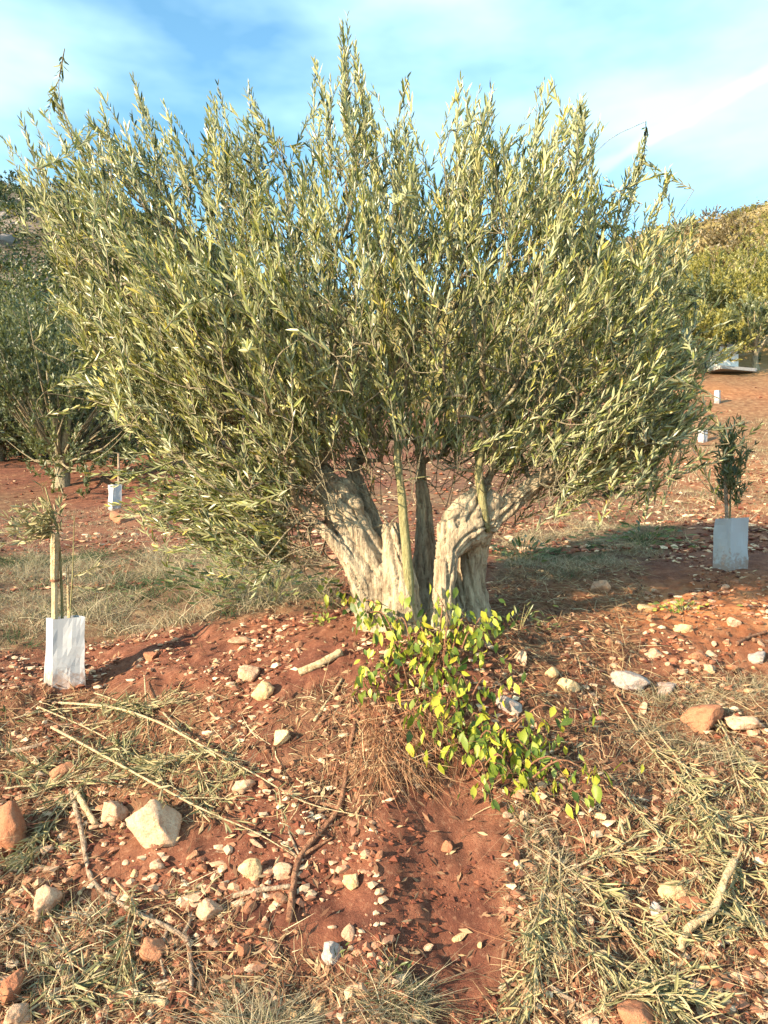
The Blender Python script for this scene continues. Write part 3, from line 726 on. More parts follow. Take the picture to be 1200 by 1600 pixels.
sc_r.add(*small_leaves(P3, nrm(r2.normal(size=(n3*m, 3))*[1, 1, .4]+[0, 0, .6]), nrm(r2.normal(size=(n3*m, 3))), l3, l3*.45, r2.normal(0, .1, n3*m), np.clip(np.repeat(r2.normal(.45, .3, n3), m)+r2.normal(0, .1, n3*m), 0, 1)))
tag(link('hilltop_scrub_vegetation', sc_r.mesh('hilltop_scrub', False), M_BROWNSCRUB), 'brown thorny scrub mottling the top of the dry hill', 'scrub', kind='stuff')
sc = link('ridge_scrub_vegetation', ac.mesh('ridge_scrub', False), M_DARKLEAF); tag(sc, 'dark evergreen scrub covering the rocky ridge', 'scrub', kind='stuff')
for k in range(14):
    y = r2.uniform(38, 110); x = -y*r2.uniform(.3, .55); s = r2.uniform(.7, 2.0)
    V, T = rock_verts(700+k, 2); o = link('boulder', mesh_np('boulder', V*np.array([s, s*.8, s*.6]), T, False), M_GREYROCK, loc=(x, y, float(H(x, y))-s*.25))
    tag(o, 'grey boulder among dark scrub on the ridge behind the forked olive', 'boulder', 'grey boulders on the dark ridge')

# ------------------------------------------------------------------ stones
def place_stone(px, py, w, h, seed, mat, label, group=None, rz=None, cat='stone', sub=4, name='stone'):
    p = hit(px, py+h*.35); d = p[1]; sw = w*d/FPX*.5; sh = h*d/FPX*.5
    r = np.random.default_rng(seed); V, T = rock_verts(seed, sub)
    V = V*np.array([sw, (sw+sh)*.5, sh*1.1])
    a = r.uniform(-.35, .35); c, s = math.cos(a), math.sin(a); tilt = np.array([[c, 0, s], [0, 1, 0], [-s, 0, c]])
    V = V@tilt.T
    o = link(name, mesh_np(name, V, T, True), mat, loc=(p[0], p[1]+sh*.3, p[2]+sh*.5))
    o.rotation_euler = (0, 0, r.uniform(-.3, .3) if rz is None else rz)
    return tag(o, label, cat, group)
ROCKS = [
    (240, 1282, 98, 78, 'S', 'largest cream boulder with a split face among the cut branches', 'boulder'),
    (176, 1264, 50, 40, 'S', 'smaller ochre block touching the side of the largest cream boulder', 'stone'),
    (12, 1290, 70, 75, 'O', 'reddish boulder with a flat pale top next to the cut olive twigs', 'boulder'),
    (68, 1410, 48, 54, 'S', 'upright squared cream stone with a hollow brown face', 'stone'),
    (392, 1050, 44, 32, 'S', 'rounded cream stone resting above a triangular yellow stone', 'stone'),
    (411, 1078, 38, 32, 'Y', 'triangular yellow stone just below a rounded cream stone', 'stone'),
    (395, 1362, 48, 34, 'Y', 'pale yellow stone just above the straight stick beside the brown root', 'stone'),
    (441, 1362, 38, 24, 'S', 'small block wedged against the bend of the brown root', 'stone'),
    (549, 1377, 30, 30, 'Y', 'bright yellow lump of stone on bare soil past the brown root', 'stone'),
    (377, 1001, 44, 16, 'S', 'long flat cream block at the edge of the dry grass strip', 'stone'),
    (327, 1422, 44, 28, 'S', 'notched cream stone on bare red soil', 'stone'),
    (518, 1487, 32, 32, 'W', 'bluish white stone on red soil above the curly dry grass', 'stone'),
    (238, 1487, 44, 42, 'O', 'orange stone under the forked grey branch', 'stone'),
    (938, 916, 34, 24, 'S', 'squared pinkish stone in the shaded litter beyond the trunk', 'stone'),
    (792, 1097, 52, 36, 'W', 'whitish weathered stone beside the yellow green sprouts', 'boulder'),
    (982, 1062, 66, 26, 'W', 'long white slab with grey lichen lying on straw', 'slab'),
    (1042, 1072, 56, 24, 'W', 'mottled grey slab lying end to end with the white slab', 'slab'),
    (816, 1030, 24, 28, 'S', 'small upright cream stone above the whitish weathered stone', 'stone'),
    (862, 1050, 24, 18, 'Y', 'small yellow stone uphill of a leaf shaped yellow stone', 'stone'),
    (888, 1069, 40, 26, 'Y', 'leaf shaped yellow stone in brown litter', 'stone'),
    (1010, 950, 30, 18, 'Y', 'pale yellow stone beside the low weed on the orange mound', 'stone'),
    (1068, 982, 32, 18, 'Y', 'flat yellow stone under the low weed on the orange mound', 'stone'),
    (1145, 972, 30, 16, 'S', 'flat cream stone high on the sunlit orange mound', 'stone'),
    (1022, 1022, 34, 22, 'S', 'cream stone in the rubble above the white slab', 'stone'),
    (1090, 1025, 30, 18, 'O', 'ochre stone in the rubble above the mottled slab', 'stone'),
    (1108, 1044, 26, 14, 'S', 'flat pale stone in the rubble below the ochre one', 'stone'),
    (1185, 1027, 40, 18, 'W', 'white flat stone beside the pair of reddish sticks', 'stone'),
    (1100, 1122, 72, 40, 'O', 'broad flat orange stone in the straw below the slabs', 'boulder'),
    (1165, 1130, 66, 28, 'S', 'long slanting cream stone beside the broad orange stone', 'stone'),
    (1058, 1394, 56, 30, 'Y', 'wedge shaped cream stone near the pale bent stick', 'stone'),
    (1086, 1418, 62, 28, 'O', 'orange stone tucked under the wedge shaped cream stone', 'stone'),
    (912, 1368, 36, 22, 'S', 'white ended stone beside a tiny green weed on the bank', 'stone'),
    (1027, 1422, 24, 26, 'W', 'small white cube of stone below the wedge shaped one', 'stone'),
    (1000, 1588, 84, 44, 'O', 'wide orange stone at the foot of the bank under straw', 'boulder'),
    (185, 809, 46, 20, 'O', 'ochre rock in front of the far bluish sleeve', 'stone'),
    (100, 1208, 46, 36, 'O', 'orange stone half buried under the cut olive twigs', 'stone'),
    (440, 1152, 36, 24, 'Y', 'yellow stone at the edge of the fine brown litter', 'stone'),
    (12, 1545, 34, 54, 'O', 'tall orange stone in the dry weeds at the foot of the bank', 'stone'),
    (378, 1228, 42, 26, 'S', 'cream stone under the long bare shoot', 'stone'),
    (20, 1590, 50, 40, 'S', 'pale stone under the tall orange stone', 'stone'),
    (236, 1024, 26, 18, 'O', 'pinkish stone on bare earth beside the white sleeve', 'stone'),
    (697, 1322, 22, 20, 'O', 'reddish block stuck in the bare earth face', 'stone'),
]
M_YSTONE = stone_mat('yellow_limestone', (.74, .56, .31), (.60, .39, .20), (.40, .18, .09))
MM = {'S': M_STONE, 'O': M_OSTONE, 'W': M_WSTONE, 'Y': M_YSTONE}
for k, (px, py, w, h, m, lab, cat) in enumerate(ROCKS):
    place_stone(px, py, w, h, 100+k, MM[m], lab, None, None, cat)
# fist-sized stones one can count, sharing a few shapes
SHAPES = []
for k in range(8):
    V, T = rock_verts(300+k, 2, 16, .05)
    SHAPES.append([mesh_np('stone', V*np.array([1, .75, (.35, .5, .65, .42)[k % 4]]), T, False) for _ in range(3)])
    for me, mt in zip(SHAPES[-1], (M_STONE, M_OSTONE, M_YSTONE)): me.materials.append(mt)
r3 = np.random.default_rng(11); cnt_s = 0
while cnt_s < 290:
    px, py = (r3.uniform(-20, 1220), 880+740*r3.random()**.8) if r3.random() < .72 else (r3.uniform(850, 1220), r3.uniform(900, 1090))
    p = hit(px, py)
    _, _, g, lt, bare = masks(p[0:1], p[1:2], p[2:3])
    if g[0] or (bare[0] and r3.random() < .75) or (lt[0] and r3.random() < .45) or p[1] > 7: continue
    if abs(px-655) < 130 and 880 < py < 1010: continue
    s = .014+.026*r3.random()**2
    mi = int(r3.choice(3, p=[.45, .35, .2]))
    o = link('stone', SHAPES[r3.integers(8)][mi], None, loc=(p[0], p[1], p[2]+s*.28)); o.scale = (s, s, s)
    o.rotation_euler = (r3.normal()*.3, r3.normal()*.3, r3.uniform(0, 6.28))
    tag(o, 'small loose stone, fist-sized or less, scattered on the red soil', 'stone', 'small loose stones on the red bank'); cnt_s += 1

# ------------------------------------------------------------------ gravel, clods, litter, straw (uncountable)
def scatter(n, ylo=1.7, yhi=8.5, p=1.6, seed=0):
    r = np.random.default_rng(seed); y = ylo+(yhi-ylo)*r.random(n)**p; x = (r.random(n)*2-1)*(.62*y+.15)
    return x, y, H(x, y)
OCT = (np.array([(1, 0, 0), (-1, 0, 0), (0, 1, 0), (0, -1, 0), (0, 0, 1), (0, 0, -1.)]), np.array([(0, 2, 4), (2, 1, 4), (1, 3, 4), (3, 0, 4), (2, 0, 5), (1, 2, 5), (3, 1, 5), (0, 3, 5)]))
def pebbles(n, seed, smin, smax, keep, mat, name, label, cat, sub=1, ylo=1.7, yhi=8.5):
    r = np.random.default_rng(seed); x, y, z = scatter(n, ylo, yhi, seed=seed)
    k = keep(x, y, z, r); x, y, z = x[k], y[k], z[k]; n = len(x)
    V0, T0 = ico(sub) if sub else OCT; s = smin+(smax-smin)*r.random(n)**3.2
    V = V0[None]*(1+.36*r.normal(size=(n, len(V0), 1)).clip(-1.4, 1.4))*r.uniform(.55, 1.1, (n, 1, 3))
    a = r.uniform(0, 6.28, n); c, q = np.cos(a)[:, None], np.sin(a)[:, None]
    V = np.stack([V[..., 0]*c-V[..., 1]*q, V[..., 0]*q+V[..., 1]*c, V[..., 2]*.45], -1)*s[:, None, None]+np.stack([x, y, z+s*.2], -1)[:, None]
    T = T0[None]+len(V0)*np.arange(n)[:, None, None]
    o = link(name, mesh_np(name, V.reshape(-1, 3), T.reshape(-1, 3), False, {'tint': np.repeat(r.random(n), len(V0))}), mat)
    return tag(o, label, cat, kind='stuff')
def kp(fg, fl, fb):
    def f(x, y, z, r):
        _, _, g, lt, b = masks(x, y, z)
        cl = np.clip(.65+.9*fbm(x*2.2, y*2.2, 8.8+0*x, 2), .12, 1)
        return r.random(len(x)) < np.where(g, fg, np.where(lt, fl, np.where(b, fb, 1)))*cl
    return f
pebbles(44000, 61, .0035, .030, kp(.1, .6, .22), M_PEBBLE, 'gravel', 'loose pale gravel strewn over the red soil', 'gravel')
pebbles(34000, 62, .004, .026, kp(.2, .7, .55), M_CLOD, 'dirt', 'crumbly red soil clods covering the bank', 'dirt', 0)

pebbles(40000, 65, .002, .009, kp(.2, .7, 1.), M_CLOD, 'dirt', 'fine red soil crumbs on the bank', 'dirt', 0, 1.7, 4.2)
pebbles(8000, 63, .01, .06, kp(.15, .6, .5), M_PEBBLE, 'rubble', 'stony rubble strewn over the slope behind the tree', 'rubble', 1, 6.5, 27)
pebbles(13000, 64, .012, .06, kp(.2, .6, .5), M_CLOD, 'dirt', 'lumpy dark red earth on the slope behind the tree', 'dirt', 0, 6.5, 27)

def ground_strips(n, seed, keep, L, W, lift, bend, mat, name, label, cat, tint, up=.0, yhi=8.5, seg=3):
    r = np.random.default_rng(seed); x, y, z = scatter(n, yhi=yhi, seed=seed); k = keep(x, y, z, r); x, y, z = x[k], y[k], z[k]; n = len(x)
    N = Hn(x, y); h = nrm(np.cross(N, nrm(r.normal(size=(n, 3)))))
    D = nrm(h+N*(up+np.abs(r.normal(size=n))*lift)[:, None])
    B = (r.normal(size=(n, 3))*bend)-N*(D*N).sum(1)[:, None]*.9
    l = r.uniform(L[0], L[1], n)*r.uniform(.5, 1, n); w = r.uniform(W[0], W[1], n)
    V, T, A = blades(np.stack([x, y, z], -1)+N*.004, D, B, l, w, np.clip(tint[0]+tint[1]*r.normal(size=n), 0, 1), seg=seg)
    o = link(name, mesh_np(name, V, T, True, {'tint': A}), mat); return tag(o, label, cat, kind='stuff')
def ks(base, fl):
    def f(x, y, z, r):
        _, _, g, lt, b = masks(x, y, z)
        cl = np.clip(.5+1.3*fbm(x*1.7, y*1.7, 3.8+0*x, 3), 0.03, 1)
        return r.random(len(x)) < np.where(b, .14, np.where(lt, fl, base*cl))
    return f
ground_strips(46000, 71, ks(.5, .95), (.05, .24), (.0015, .0034), .26, .25, M_STRAW, 'straw_litter', 'dry straw stalks strewn over the bank', 'straw', (.55, .26))
ground_strips(15000, 72, ks(.22, .85), (.10, .34), (.0015, .003), .3, .3, M_ROOT, 'dead_twig_litter', 'thin brown dead twigs and rootlets strewn over the bank', 'twigs', (.5, .3))
ground_strips(30000, 75, lambda x, y, z, r: (y > 6.8) & (r.random(len(x)) < np.clip(.5+1.2*fbm(x*.9, y*.9, 2.8+0*x, 3), .05, 1)), (.1, .42), (.003, .007), .3, .3, M_STRAW, 'straw_litter', 'dry stalks and twigs strewn over the slope behind the tree', 'straw', (.4, .28), yhi=24)
# fallen olive leaves
x, y, z = scatter(46000, seed=73); r = np.random.default_rng(74); k = ks(.6, .95)(x, y, z, r); x, y, z = x[k], y[k], z[k]; n = len(x)
N = Hn(x, y); l = r.uniform(.018, .055, n)
V, T, A = small_leaves(np.stack([x, y, z], -1)+N*r.uniform(.004, .016, n)[:, None], nrm(np.cross(N, r.normal(size=(n, 3)))+N*r.normal(0, .15, n)[:, None]), nrm(N+r.normal(size=(n, 3))*.35), l, l*r.uniform(.2, .32, n), r.normal(0, .22, n), np.clip(r.normal(.5, .25, n), 0, 1))
tag(link('fallen_leaves', mesh_np('fallen_leaves', V, T, False, {'tint': A}), M_LITTER), 'fallen brown olive leaves lying over the red soil', 'leaf litter', kind='stuff')

# grass strip: standing dry grass with green herbs in it
def grass(poly, n, seed, hgt, green, name, label, curl=.5, yr=(1.7, 12), xr=(-6, 5), w=(.0016, .0034)):
    r = np.random.default_rng(seed); x = r.uniform(*xr, n); y = r.uniform(*yr, n); z = H(x, y); px, py = pix(np.stack([x, y, z], -1))
    k = inpoly(px+r.normal(0, 9, n), py+r.normal(0, 5, n), poly)
    x, y, z = x[k], y[k], z[k]; n = len(x)
    tuft = np.clip(.55+1.2*fbm(x*2.6, y*2.6, 6.1+0*x, 2), .1, 1.4)
    D = nrm(np.stack([r.normal(0, .55, n), r.normal(0, .55, n), np.ones(n)], -1)); B = np.stack([r.normal(0, curl, n), r.normal(0, curl, n), -np.abs(r.normal(.25, .3, n))], -1)
    gm = fbm(x*1.3, y*1.3, 1.1+0*x, 2) > (.5-green)
    t = np.where(gm, np.clip(r.normal(.22, .16, n), 0, 1), np.clip(r.normal(.72, .2, n), 0, 1))
    V, T, A = blades(np.stack([x, y, z-.01], -1), D, B, hgt*tuft*r.uniform(.35, 1, n), r.uniform(*w, n), t)
    o = link(name, mesh_np(name, V, T, True, {'tint': A}), M_GRASS); return tag(o, label, 'grass', kind='stuff')
grass(GRASS_STRIP, 68000, 81, .29, .42, 'dry_grass', 'strip of grey dry grass with green herbs behind the bank', yr=(3.9, 8.5), xr=(-6, .2), w=(.002, .0048))
grass(GRASS_RIGHT, 55000, 82, .16, .35, 'dry_grass', 'shaded strip of dry grass and herbs behind the trunk', yr=(4.6, 9), xr=(.5, 4.2), w=(.002, .0048))
grass([(300, 1500), (420, 1520), (530, 1530), (670, 1550), (660, 1660), (300, 1660)], 55000, 83, .17, -.5, 'dry_grass', 'curly pale dry grass at the foot of the bank', 1.1, (1.75, 2.7), (-1, .4), (.002, .004))
grass([(810, 1250), (880, 1330), (900, 1520), (800, 1540), (800, 1350)], 15000, 84, .18, -.4, 'dry_grass', 'hanging pale straw below the yellow green sprouts', .5, (2, 3.3), (.3, 1.1), (.002, .0035))
grass([(950, 1080), (1240, 1060), (1240, 1300), (1100, 1340), (980, 1180)], 26000, 85, .13, .1, 'dry_grass', 'sparse dry grass below the white slab', .6, (2.2, 4.2), (.8, 2.6))
grass([(-60, 1440), (180, 1420), (310, 1480), (300, 1660), (-60, 1660)], 6500, 86, .15, .0, 'dry_grass', 'thin weeds at the foot of the bank round the tall orange stone', .45, (1.75, 2.8), (-1.8, -.3), (.003, .006))
grass([(820, 690), (1260, 640), (1260, 810), (1060, 815), (820, 835)], 42000, 87, .22, .12, 'dry_grass', 'straw coloured grass patches on the sunlit slope above the small sapling', .5, (8, 22), (1.2, 12), (.004, .009))
grass([(-60, 800), (420, 790), (520, 860), (-60, 875)], 26000, 88, .17, -.05, 'dry_grass', 'thin dry grass on the red slope behind the bare stake', .5, (7, 14), (-8, 0), (.003, .006))
# root fibres that hang from the bank under the sprouts
r = np.random.default_rng(90); n = 1500
pts = np.array([hit(*q) for q in np.stack([r.normal(625, 42, 260), r.uniform(1085, 1215, 260)], -1)])[r.integers(0, 260, n)]+r.normal(size=(n, 3))*.012
Nn = Hn(pts[:, 0], pts[:, 1])
D = nrm(Nn*.35+np.array([0, -.25, -.8])+r.normal(size=(n, 3))*.35)
V, T, A = blades(pts+Nn*.03, D, r.normal(size=(n, 3))*.25+Nn*.1, r.uniform(.06, .2, n), r.uniform(.0015, .0035, n), np.clip(r.normal(.72, .28, n), 0, 1))
tag(link('root_fibres', mesh_np('root_fibres', V, T, True, {'tint': A}), M_ROOT), 'reddish fine roots hanging out of the bank under the sprouts', 'roots', kind='stuff')

# ------------------------------------------------------------------ sticks and roots lying about
def on_ground(pts, lift=.0):
    out = []
    for q in pts:
        p = hit(q[0], q[1]); n_ = Hn(p[0:1], p[1:2])[0]; out.append(p+n_*(lift+(q[2] if len(q) > 2 else 0)))
    return np.array(out)
def stick(name, pts, r0, r1, mat, label, cat='stick', group=None, forks=()):
    P = on_ground(pts, r0*.8); rr = np.linspace(r0, r1, len(P)); o0 = P[0].copy()
    Q, R = smooth_path(P, rr, 7*len(P)); V, T = tube(Q-o0, R, 9, .3, True, len(pts)*7+int(pts[0][0]))
    a = Acc(); a.add(V, T)
    for f in forks:
        F = on_ground(f, r1); Q, R = smooth_path(F, np.linspace(r1*1.1, r1*.5, len(F)), 6*len(F)); V, T = tube(Q-o0, R, 6, .2); a.add(V, T)
    o = link(name, a.mesh(name), mat, loc=o0); return tag(o, label, cat, group)
stick('root', [(452, 1440), (458, 1400), (468, 1345), (500, 1300), (528, 1268), (540, 1225), (545, 1180), (556, 1130)], .013, .008, M_ROOTWOOD, 'thick brown crooked root running down the bare bank', 'root', None, [[(470, 1340), (500, 1322), (520, 1310)], [(530, 1265), (500, 1258), (478, 1275)]])
stick('stick', [(366, 1402), (400, 1394), (455, 1387)], .009, .008, M_STICK, 'straight grey stick meeting the brown crooked root')
stick('log', [(470, 1053), (500, 1040), (535, 1022)], .019, .018, M_PALESTICK, 'short thick cut log on the red soil beside the trunk', 'log')
stick('stick', [(492, 1128), (512, 1098), (535, 1062)], .008, .006, M_PALESTICK, 'slim leaning stick below the short cut log')
stick('stick', [(1062, 1490, .0), (1072, 1462, .03), (1100, 1437, .055), (1122, 1405, .075), (1138, 1372, .10)], .014, .012, M_PALESTICK, 'pale barkless bent stick standing out of the straw')
stick('root', [(112, 1235), (128, 1300), (142, 1370), (170, 1402), (212, 1428), (285, 1465), (298, 1500), (300, 1552)], .011, .007, M_STICK, 'long grey root winding down past the squared cream stone', 'root', None, [[(262, 1455), (252, 1490), (258, 1530)], [(285, 1465), (296, 1440), (290, 1410)]])
stick('stick', [(120, 1238), (132, 1262), (150, 1292)], .013, .012, M_PALESTICK, 'broken whitish stick end among cut olive twigs')
stick('stick', [(34, 1184), (58, 1196), (80, 1212)], .009, .009, M_PALESTICK, 'short curved pale stick near the cut olive twigs')
stick('stick', [(10, 1178), (45, 1172), (80, 1160)], .011, .009, M_STICK, 'grey brown stick above the short curved pale stick')
stick('stick', [(196, 1556), (225, 1564), (262, 1572)], .013, .01, M_PALESTICK, 'whitish stick stub lying below the winding grey root')
stick('stick', [(1150, 1008), (1172, 998), (1196, 990)], .011, .009, M_ROOTWOOD, 'reddish stick on the orange mound, upper of a pair')
stick('stick', [(1176, 1004), (1200, 1004), (1235, 1002)], .013, .011, M_ROOTWOOD, 'reddish stick on the orange mound, lower of a pair')
stick('stick', [(440, 1318), (455, 1330), (470, 1345), (452, 1300)], .006, .004, M_STICK, 'tiny crooked twig at the bend of the brown root')
stick('stick', [(860, 1545), (905, 1570), (960, 1592)], .009, .006, M_STICK, 'grey stick among straw above the wide orange stone')
stick('stick', [(1110, 1532), (1150, 1530), (1196, 1526)], .007, .005, M_STICK, 'thin stick pointing away from the pale bent one')
stick('stick', [(500, 1130), (535, 1095), (560, 1085)], .012, .009, M_ROOTWOOD, 'dark root stub poking from the bank under the log', 'root')
stick('stick', [(870, 760), (905, 775), (925, 800)], .01, .008, M_ROOTWOOD, 'thin dark twig on the sunlit slope behind the trunk')

# pruned olive branches with withered leaves
def cut_branch(pts, label, group, leaf_n=70, r0=.0055, seed=0, mat=M_DRYLEAF, spread=1.0, lift=.02, side_twigs=4, tint=.45, start=.1):
    r = np.random.default_rng(seed); P = on_ground(pts, lift); o0 = P[0].copy()
    e = empty('cut_branch', o0, label, 'branch', group)
    a = Acc(); Q, R = smooth_path(P-o0, np.linspace(r0, .0015, len(P)), 8*len(P)); a.add(*tube(Q, R, 6, .1))
    axes = [(Q, leaf_n)]
    for k in range(side_twigs):
        i = int(len(Q)*r.uniform(.2, .75)); t = nrm(Q[min(i+2, len(Q)-1)]-Q[i-1]); d = nrm(t+r.normal(size=3)*np.array([.7, .7, .12])); L = r.uniform(.12, .3)
        S, R2 = smooth_path([Q[i], Q[i]+d*L*.5, Q[i]+d*L+[0, 0, -.01]], [.003, .002, .001], 8)
        for q in range(8):
            w = S[q]+o0; S[q][2] = max(S[q][2], float(H(w[0], w[1]))-o0[2]+.008)
        a.add(*tube(S, R2, 4)); axes.append((S, int(leaf_n*.45)))
    link('stem', a.mesh('stem'), M_PALESTICK, e)
    c = Acc()
    for S, n in axes:
        t = r.uniform(start, 1, n); idx = t*(len(S)-1); C = np.stack([np.interp(idx, np.arange(len(S)), S[:, q]) for q in range(3)], -1)
        tg = nrm(np.gradient(S, axis=0))[np.minimum(idx.astype(int), len(S)-1)]
        A = nrm(tg+nrm(r.normal(size=(n, 3)))*np.array([1, 1, .7])*spread*r.uniform(.3, 1.5, (n, 1))); l = r.uniform(.03, .075, n)
        C = C+r.normal(size=(n, 3))*np.array([.012, .012, .006])
        c.add(*leaves(C, A, nrm(r.normal(size=(n, 3))+[-.2, -.4, .6]), l, l*r.uniform(.08, .17, n), r.normal(0, .3, n), np.clip(r.normal(tint, .25, n), 0, 1)))
    f = link('foliage', c.mesh('foliage', False), mat, e); f['kind'] = 'stuff'
    return e
GL = 'pruned olive branches heaped below the white sleeve'; GR = 'pruned olive branches heaped on the bank beyond the sprouts'
cut_branch([(95, 1112, .03), (180, 1118, .05), (255, 1140, .05), (330, 1185, .04), (400, 1222, .03), (480, 1262, .01), (578, 1282)], 'longest bare yellowish shoot slanting across the bank towards the brown root', GL, 40, .007, 201, start=.0, side_twigs=2)
cut_branch([(80, 1150, .03), (150, 1185, .05), (270, 1248, .05), (330, 1280, .03), (400, 1310, .015), (462, 1342)], 'second long bare shoot ending at the bend of the brown root', GL, 46, .007, 202, side_twigs=2)
lab_l = 'cut olive branch with withered grey green leaves, heaped below the white sleeve'
for k, pts in enumerate([[(232, 1065), (234, 1130), (240, 1190), (262, 1235)], [(60, 1110), (150, 1150), (230, 1200), (290, 1215)], [(330, 1290), (280, 1240), (200, 1200), (120, 1165)], [(10, 1240), (90, 1232), (160, 1225), (240, 1205)], [(0, 1275), (60, 1248), (120, 1215), (180, 1160)],
                         [(160, 1215), (110, 1250), (60, 1310), (20, 1355)], [(260, 1120), (300, 1170), (320, 1220), (340, 1260)], [(20, 1130), (80, 1118), (160, 1112), (250, 1105)], [(-20, 1215), (40, 1212), (100, 1195)], [(345, 1180), (280, 1195), (210, 1230)], [(130, 1240), (90, 1290), (70, 1330), (30, 1360)], [(150, 1090), (220, 1110), (300, 1100)]]):
    cut_branch(pts, lab_l, GL, 58, .004, 210+k, lift=.03)
lab_r = 'cut olive branch with withered straw green leaves, heaped on the bank beyond the sprouts'
for k, pts in enumerate([[(850, 1335), (930, 1410), (1000, 1500), (1060, 1600)], [(960, 1090), (1020, 1180), (1100, 1260), (1180, 1330)], [(1130, 1160), (1160, 1260), (1180, 1360), (1230, 1420)], [(1060, 1240), (1120, 1280), (1190, 1300)], [(880, 1370), (960, 1330), (1040, 1280), (1090, 1250)], [(1020, 1150), (1080, 1230), (1110, 1320), (1160, 1390)],
                         [(860, 1345), (850, 1420), (845, 1500), (850, 1560)], [(900, 1420), (980, 1440), (1060, 1470), (1150, 1460)], [(1010, 1510), (1030, 1560), (1040, 1620)], [(1100, 1100), (1150, 1190), (1200, 1250)], [(940, 1500), (1000, 1540), (1070, 1560)], [(870, 1340), (880, 1430), (920, 1500), (940, 1570)], [(1180, 1400), (1120, 1450), (1040, 1480)], [(960, 1240), (1050, 1330), (1130, 1350)], [(1210, 1480), (1150, 1440), (1090, 1420)], [(830, 1430), (840, 1500), (830, 1580)], [(1160, 1320), (1140, 1400), (1200, 1470)], [(900, 1600), (980, 1560), (1080, 1520)]]):
    cut_branch(pts, lab_r, GR, 62, .004, 240+k, lift=.03, tint=.62)
GB = 'withered twigs at the foot of the bank'
for k, pts in enumerate([[(40, 1390), (80, 1440), (110, 1500), (120, 1570)], [(180, 1380), (215, 1430), (190, 1500), (170, 1560)], [(20, 1480), (80, 1500), (160, 1510)], [(210, 1400), (205, 1470), (215, 1560)], [(30, 1600), (90, 1560), (160, 1530)]]):
    cut_branch(pts, 'withered leafy twig in the weeds round the winding grey root', GB, 30, .004, 280+k, lift=.025, tint=.35)

# ------------------------------------------------------------------ yellow-green sprouts at the foot of the trunk
_su = np.array([0, .12, .35, .35, .35, .62, .62, .62, .85, .85, .85, 1.0]); _sv = np.array([0, 0, .40, 0, -.40, .36, 0, -.36, .16, 0, -.16, 0])
_t = [(0, 4, 1), (0, 1, 2), (1, 3, 2), (1, 4, 3), (2, 3, 5), (3, 6, 5), (3, 4, 6), (4, 7, 6), (5, 6, 8), (6, 9, 8), (6, 7, 9), (7, 10, 9), (8, 9, 11), (9, 10, 11)]
LEAFS = []
for k in range(6):
    r = np.random.default_rng(400+k); cu = r.uniform(-.35, .05); fo = r.uniform(.08, .25)
    V = np.stack([_su, _sv*r.uniform(.85, 1.1), cu*_su**2+fo*np.abs(_sv)+.03*r.normal(size=12)], -1)
    me = mesh_np('leaf', V, np.array(_t), True); me.materials.append(M_VINE); LEAFS.append(me)
sp_base = hit(690, 1085)
sprout = empty('leafy_sprout', sp_base, 'yellow green drooping leafy sprouts at the foot of the old olive trunk', 'plant')
VP = [(540, 935, 12), (560, 958, 10), (585, 985, 16), (620, 985, 14), (650, 1000, 16), (690, 975, 12), (725, 985, 20), (758, 985, 14), (600, 1025, 18), (575, 1065, 16), (640, 1030, 14), (700, 1030, 12), (735, 1020, 12), (680, 1075, 20), (730, 1075, 12), (655, 1110, 12), (765, 1090, 8), (660, 1150, 14), (690, 1180, 12), (725, 1140, 16), (755, 1150, 20), (780, 1180, 18), (810, 1180, 18), (800, 1215, 14), (840, 1200, 12), (862, 1150, 5), (885, 1140, 7), (900, 1220, 7), (922, 1240, 6), (770, 1225, 8), (610, 1060, 8), (705, 1110, 8), (700, 1000, 10)]
r = np.random.default_rng(410); Rot = Vector
from mathutils import Matrix
stem = Acc(); nleaf = 0
extra = Acc(); order_v = [q for v in VP for q in [v]]
LV = np.stack([_su, _sv, -.12*_su**2+.15*np.abs(_sv)], -1)
for (px, py, m) in VP:
    g = hit(px, py+18); nn_ = Hn(g[0:1], g[1:2])[0]
    tipc = g+nn_*r.uniform(.05, .14)+np.array([0, 0, .04 if py < 1050 else .02])
    root = hit(px*.55+680*.45, min(py*.8+1090*.2+20, 1230))
    mid = (root+tipc)/2+np.array([0, -.05, .1])
    Q, R = smooth_path([root-nn_*.01, mid, tipc], [.005, .0035, .002], 9); V, T = tube(Q, R, 5); stem.add(V-sp_base, T)
    for k in range(int(1.9*m)):
        off = r.normal(size=3)*np.array([.058, .05, .048]); p = tipc+off
        p[2] = max(p[2], float(H(p[0], p[1]))+.03)
        if k < 4:
            Q, R = smooth_path([tipc, (tipc+p)/2+[0, 0, .015], p], [.002, .0016, .001], 4); V, T = tube(Q, R, 3); stem.add(V-sp_base, T)
        big = k < .72*m and nleaf < 298
        A = nrm(np.array([r.normal(0, .42), -.3+r.normal(0, .3), -.9+r.normal(0, .3)])); N = nrm(np.array([-.2, -.6, .45])+r.normal(size=3)*.75)
        S = nrm(np.cross(N, A)); N = np.cross(A, S); L = r.uniform(.042, .074) if big else r.uniform(.026, .056); wd = r.uniform(.42, .72)
        if big:
            o = link('leaf', LEAFS[r.integers(6)], None, sprout)
            o.matrix_local = Matrix([[*(np.array([A[q], S[q]*wd, N[q]])*L), p[q]-sp_base[q]] for q in range(3)]+[[0, 0, 0, 1]]); nleaf += 1
        else:
            extra.add((LV*np.array([1, wd, 1])*L)@np.stack([A, S, N])+p-sp_base, np.array(_t), r.random())
M_VINE2 = leaf_mat('small_sprout_leaf', [(0, (.03, .07, .012)), (.25, (.12, .18, .022)), (.6, (.30, .33, .035)), (1, (.52, .46, .055))], (.3, .34, .1), tfac=.35)
